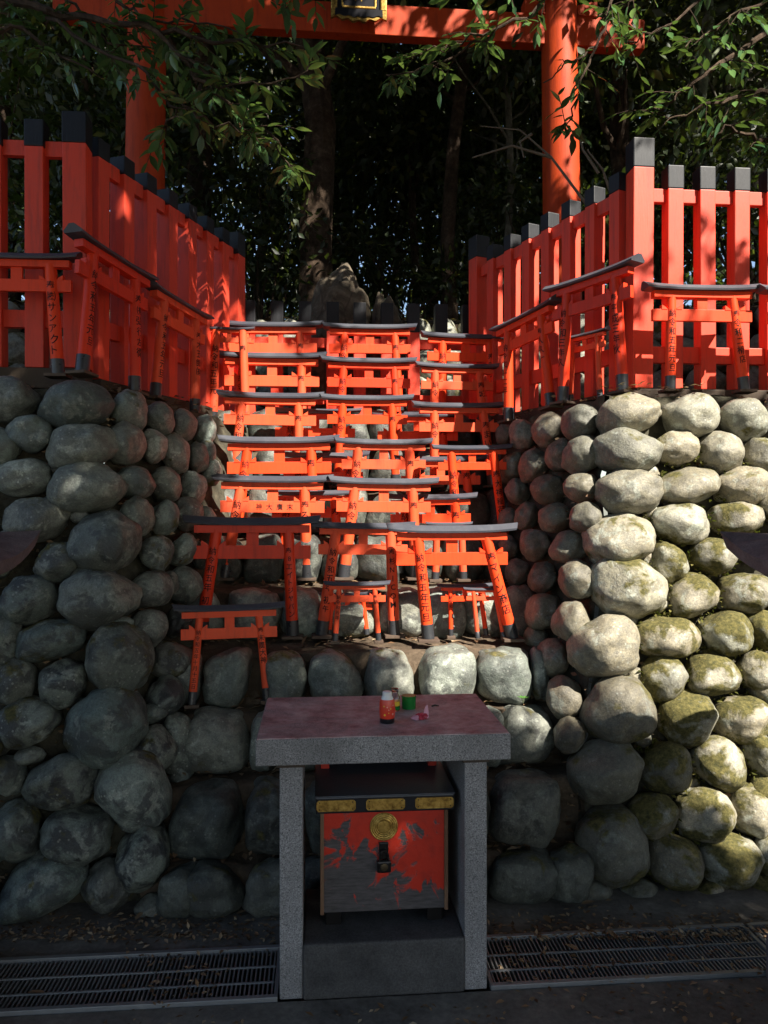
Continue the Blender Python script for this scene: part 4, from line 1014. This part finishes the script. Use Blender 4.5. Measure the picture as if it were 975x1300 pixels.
def inside(poly, u, v):
    c_ = False; j = len(poly) - 1
    for i in range(len(poly)):
        if (poly[i][1] > v) != (poly[j][1] > v) and u < (poly[j][0] - poly[i][0]) * (v - poly[i][1]) / (poly[j][1] - poly[i][1]) + poly[i][0]: c_ = not c_
        j = i
    return c_
uc, vc = uv(Vector((0, 3.6, 1.5))); wc = Vector((0, 3.6, 1.5)).dot(S)
rr = random.Random(77); keep = []; ksize = []
def lit_at(u, v):
    for poly, pr in LIT:
        if inside(poly, u, v): return pr
    return None
def sun_gap(u, v):
    """0: leaf would stand in the sun's gap, 1: full leaf, .5: small leaf at a gap's edge"""
    pr = lit_at(u, v)
    if pr is not None:
        if pr >= 1: return 0
        return 0 if .5 + .75 * mnoise.noise(Vector((u * 3.1, v * 3.1, 2.0))) + .35 * mnoise.noise(Vector((u * 8, v * 8, 5.0))) < pr else .45
    for du, dv in ((.12, 0), (-.12, 0), (0, .12), (0, -.12)):
        if lit_at(u + du, v + dv) is not None: return .45
    return 1
for _ in range(130000):
    u = uc + rr.uniform(-5.0, 6.0); v = vc + rr.uniform(-4.5, 6.8); ww = wc + rr.uniform(4.6, 7.4)
    q = U * u + W_ * v + S * ww
    if q.z < 2.6 or (q.y > .2 and abs(q.x) < .62 * q.y and q.z < 1.6 + .78 * q.y): continue
    gp = sun_gap(u, v)
    if gp: keep.append(q); ksize.append(gp)
TB0 = Vector((5.6, -3.2, 0))
t = thing('unseen_shade_tree', 'unseen leafy tree beside the path, crown shaped to shade the stone table', 'tree', Matrix.Translation(TB0))
limbs = []
for _ in range(120):                                   # limbs grow where the crown is
    if len(limbs) >= 8: break
    pth = wobble((-.1, .1, 3.0 + .4 * len(limbs)), tuple(rr.choice(keep) - TB0), 8, .12, rr)
    if all(sun_gap(*uv(q + TB0)) == 1 for q in pth): limbs.append((pth, .08, .02))
part(limb_mesh([(wobble((0, 0, 0), (-.3, .4, 6.5), 6, .12, rr), .26, .14)] + limbs, 10), 'trunk', 'bark_brown', t, True)
p_ = np.array([tuple(q - TB0) for q in keep]); k = len(p_)
V_, F_ = leaves(p_, rng.normal(0, 1, (k, 3)), .235 * np.array(ksize) * rng.uniform(.6, 1.2, k), LEAF_LO, .55)
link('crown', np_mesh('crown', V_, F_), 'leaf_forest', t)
TB0 = Vector((-3.4, -3.0, 0)); n = 10000  # second unseen tree, added to hold sky light off the low stones
p_ = np.stack([rng.uniform(-3.2, 2.6, n), rng.uniform(-6, 1.0, n), rng.uniform(3.3, 6.0, n)], 1) - np.array(tuple(TB0))
p_ = np.array([q for q in p_ if sun_gap(*uv(Vector(q) + TB0)) == 1]); n = len(p_)
t = thing('unseen_shade_tree', 'unseen leafy tree added behind the visitor to block sky light over the path', 'tree', Matrix.Translation(TB0))
part(limb_mesh([(wobble((0, 0, 0), (.3, .2, 5.5), 6, .12, rr), .24, .12)] + [(wobble((.1, .1, 2.6 + .3 * k), (rr.uniform(.5, 5.5), rr.uniform(-2.5, 3.5), rr.uniform(3.6, 5.5)), 5, .15, rr), .08, .02) for k in range(8)], 10), 'trunk', 'bark_brown', t, True)
V_, F_ = leaves(p_, rng.normal(0, 1, (n, 3)), .22 * rng.uniform(.6, 1.2, n), LEAF_LO, .55)
link('crown', np_mesh('crown', V_, F_), 'leaf_forest', t)
t = thing('canopy_tree', 'tall evergreen tree spreading its high crown over the slope behind the shrine', 'tree', Matrix.Translation((-4.2, 8.2, 3.0)))
n = 60000
X = rng.uniform(-9, 13, n); D = rng.uniform(4.6, 15, n); Z = rng.uniform(7.6, 10.5, n)
k = np.array([mnoise.noise(Vector((X[i] * .8, D[i] * .8, Z[i] * .5))) > -.42 for i in range(n)])
p_ = np.stack([X, D, Z], 1)[k] - np.array([-4.2, 8.2, 3.0]); k = len(p_)
V_, F_ = leaves(p_, rng.normal(0, 1, (k, 3)), .26 * rng.uniform(.6, 1.2, k), LEAF_LO, .6)
part(limb_mesh([(wobble((0, 0, -.3), (.2, .2, 7), 6, .1, rr), .24, .1)] + [(wobble((.1, .1, 4.0 + .3 * q), (rr.uniform(-3, 14), rr.uniform(-3, 6), 5.5), 5, .2, rr), .09, .02) for q in range(9)], 10), 'trunk', 'bark_brown', t, True)
link('crown', np_mesh('crown', V_, F_), 'leaf_forest', t)

# ------------------------------------------------------------------ fallen leaves, weed
def litter(name, label, pts, size, flat=.9, parent=None):
    p_ = np.array(pts); n = len(p_)
    d_ = rng.normal(0, 1, (n, 3)); d_[:, 2] *= .22
    V_, F_ = leaves(p_, d_, size * rng.uniform(.5, 1.3, n), LEAF_LO, flat)
    o = link(name, np_mesh(name, V_, F_), 'leaf_dry'); return tag(o, label, 'fallen leaves', kind='stuff')
pts = []
for i, (z0, z1, d) in enumerate(ROWS[:-1]):
    d1 = ROWS[i + 1][2]
    for _ in range(160):
        X = rnd.uniform(side_L(d, z1), side_R(d, z1)); u = rnd.random() ** 1.5; dd = d1 + .06 - u * max(.10, d1 - d - .12); pts.append((X, dd + YAW * X, z1 - .012 + rnd.uniform(0, .02) + (.02 if u < .2 else 0)))
litter('leaf_litter', 'dry brown leaves lying along the terrace ledges', pts, .045)
pts = []
for _ in range(5200):
    X = rnd.uniform(-2, 2); u = rnd.random()
    if u < .45: y = 2.70 + abs(rnd.gauss(0, .09))
    elif u < .62: y = rnd.uniform(2.39, 2.7)
    else: y = rnd.uniform(1.7, 2.4)
    if mnoise.noise(Vector((X * 2.3, y * 2.3, 0))) < -.05 and u > .45: continue
    xl = Vector((X, y, 0)); loc = DR.inverted() @ xl
    if abs(loc.x) < .36 and -.2 < loc.y < .35: continue
    pts.append((X, y, .012 if abs(loc.y) < DW + .01 else .006))
litter('leaf_litter', 'tiny dry leaf crumbs scattered over the ground and grating', pts, .024)
pts = []
for _ in range(5000):
    X = rnd.uniform(-5, 5); d = 6.3 + rnd.random() ** 1.6 * 5; pts.append((X, d, hill_z(X, d) + .015))
litter('leaf_litter', 'brown dry leaves covering the slope behind the veined rock', pts, .075)
pts = []
for s, fn in ((-1, side_L), (1, side_R)):
    for _ in range(260):
        d = rnd.uniform(3.55, 5.2); z = 2.09; X = fn(d, 2.06) + s * rnd.uniform(.02, .5); pts.append((X, d, z))
litter('leaf_litter', 'dry leaves caught on top of the boulder walls under the torii', pts, .04)
pts = []
for right in (False, True):
    for _ in range(900):
        px = rnd.uniform(640, 1000) if right else rnd.uniform(-20, 280); py = rnd.uniform(500, 1130); d, side = wall_depth(px, py, right)
        q = P(px, py, d + rnd.uniform(.02, .06)); pts.append(tuple(q))
litter('leaf_litter', 'dead leaf scraps caught in the joints between the wall boulders', pts, .034, .4)
leafmat('moss_fibre', [(0.0, (0.03, 0.035, 0.008)), (0.5, (0.085, 0.085, 0.02)), (1.0, (0.17, 0.15, 0.05))], 0.9, 0.2, 0.1)
pts = []; dr_ = []
for (px, py, w_, h_) in RIGHT:
    if px < 800 or py < 560: continue
    for _ in range(70):
        a = rnd.uniform(math.pi * .9, math.pi * 2.1); e = rnd.uniform(.86, 1.04); x, y = px + w_ / 2 * math.cos(a) * e, py - h_ / 2 * math.sin(a) * e
        d, side = wall_depth(x, y, True); q = P(x, y, d + rnd.uniform(-.01, .03)); pts.append(tuple(q)); dr_.append((rnd.gauss(0, .6), -1 + rnd.gauss(0, .3), rnd.gauss(-.1, .5)))
V_, F_ = leaves(np.array(pts), np.array(dr_), .022 * rng.uniform(.5, 1.4, len(pts)), LEAF_LO, .3)
tag(link('moss_fringe', np_mesh('moss_fringe', V_, F_), 'moss_fibre'), 'olive moss and dead grass fringing the joints of the sunlit wall', 'moss', kind='stuff')
def dry_leaf(px, py, size, z=.012):
    d = (EYE - z) * F / (py - 650); q = P(px, py, d); q.z = z
    V_, F_ = leaves(np.zeros((1, 3)), np.array([[rnd.gauss(0, 1), rnd.gauss(0, 1), .15]]), np.array([size]), LEAF_HI, .9)
    o = link('fallen_leaf', np_mesh('fallen_leaf', V_, F_, True), 'leaf_dry', None, Matrix.Translation(q))
    tag(o, 'dry curled leaf lying on the ground in front of the boulder walls', 'leaf', 'single fallen leaves on the ground')
for px, py, s_ in ((57,1260,.055),(108,1176,.04),(172,1168,.055),(238,1172,.045),(120,1178,.03),(690,1162,.06),(890,1166,.035),(738,1148,.06),(850,1142,.05),(735,1206,.05),(650,1202,.03),(283,1206,.03),(640,1270,.035),(870,1290,.035),(200,1182,.03),(300,1160,.04)): dry_leaf(px, py, s_)
p = P(664, 892, 3.42)
wd = thing('weed', 'small fresh green weed sprouting by the pale ledge stone', 'plant', Matrix.Translation((p.x, p.y, .655)))
part(limb_mesh([([(0, 0, 0), (.01 * s_, -.01, .03)], .002, .001) for s_ in (-1, 0, 1)], 5), 'stem', 'bark_green', wd)
V_, F_ = leaves(np.array([[0, 0, .02]] * 7), np.array([[math.cos(a), math.sin(a), .35] for a in np.linspace(0, 5.6, 7)]), np.full(7, .028), LEAF_HI, .9)
link('leaf_tuft', np_mesh('leaf_tuft', V_, F_, True), 'leaf_fresh', wd)
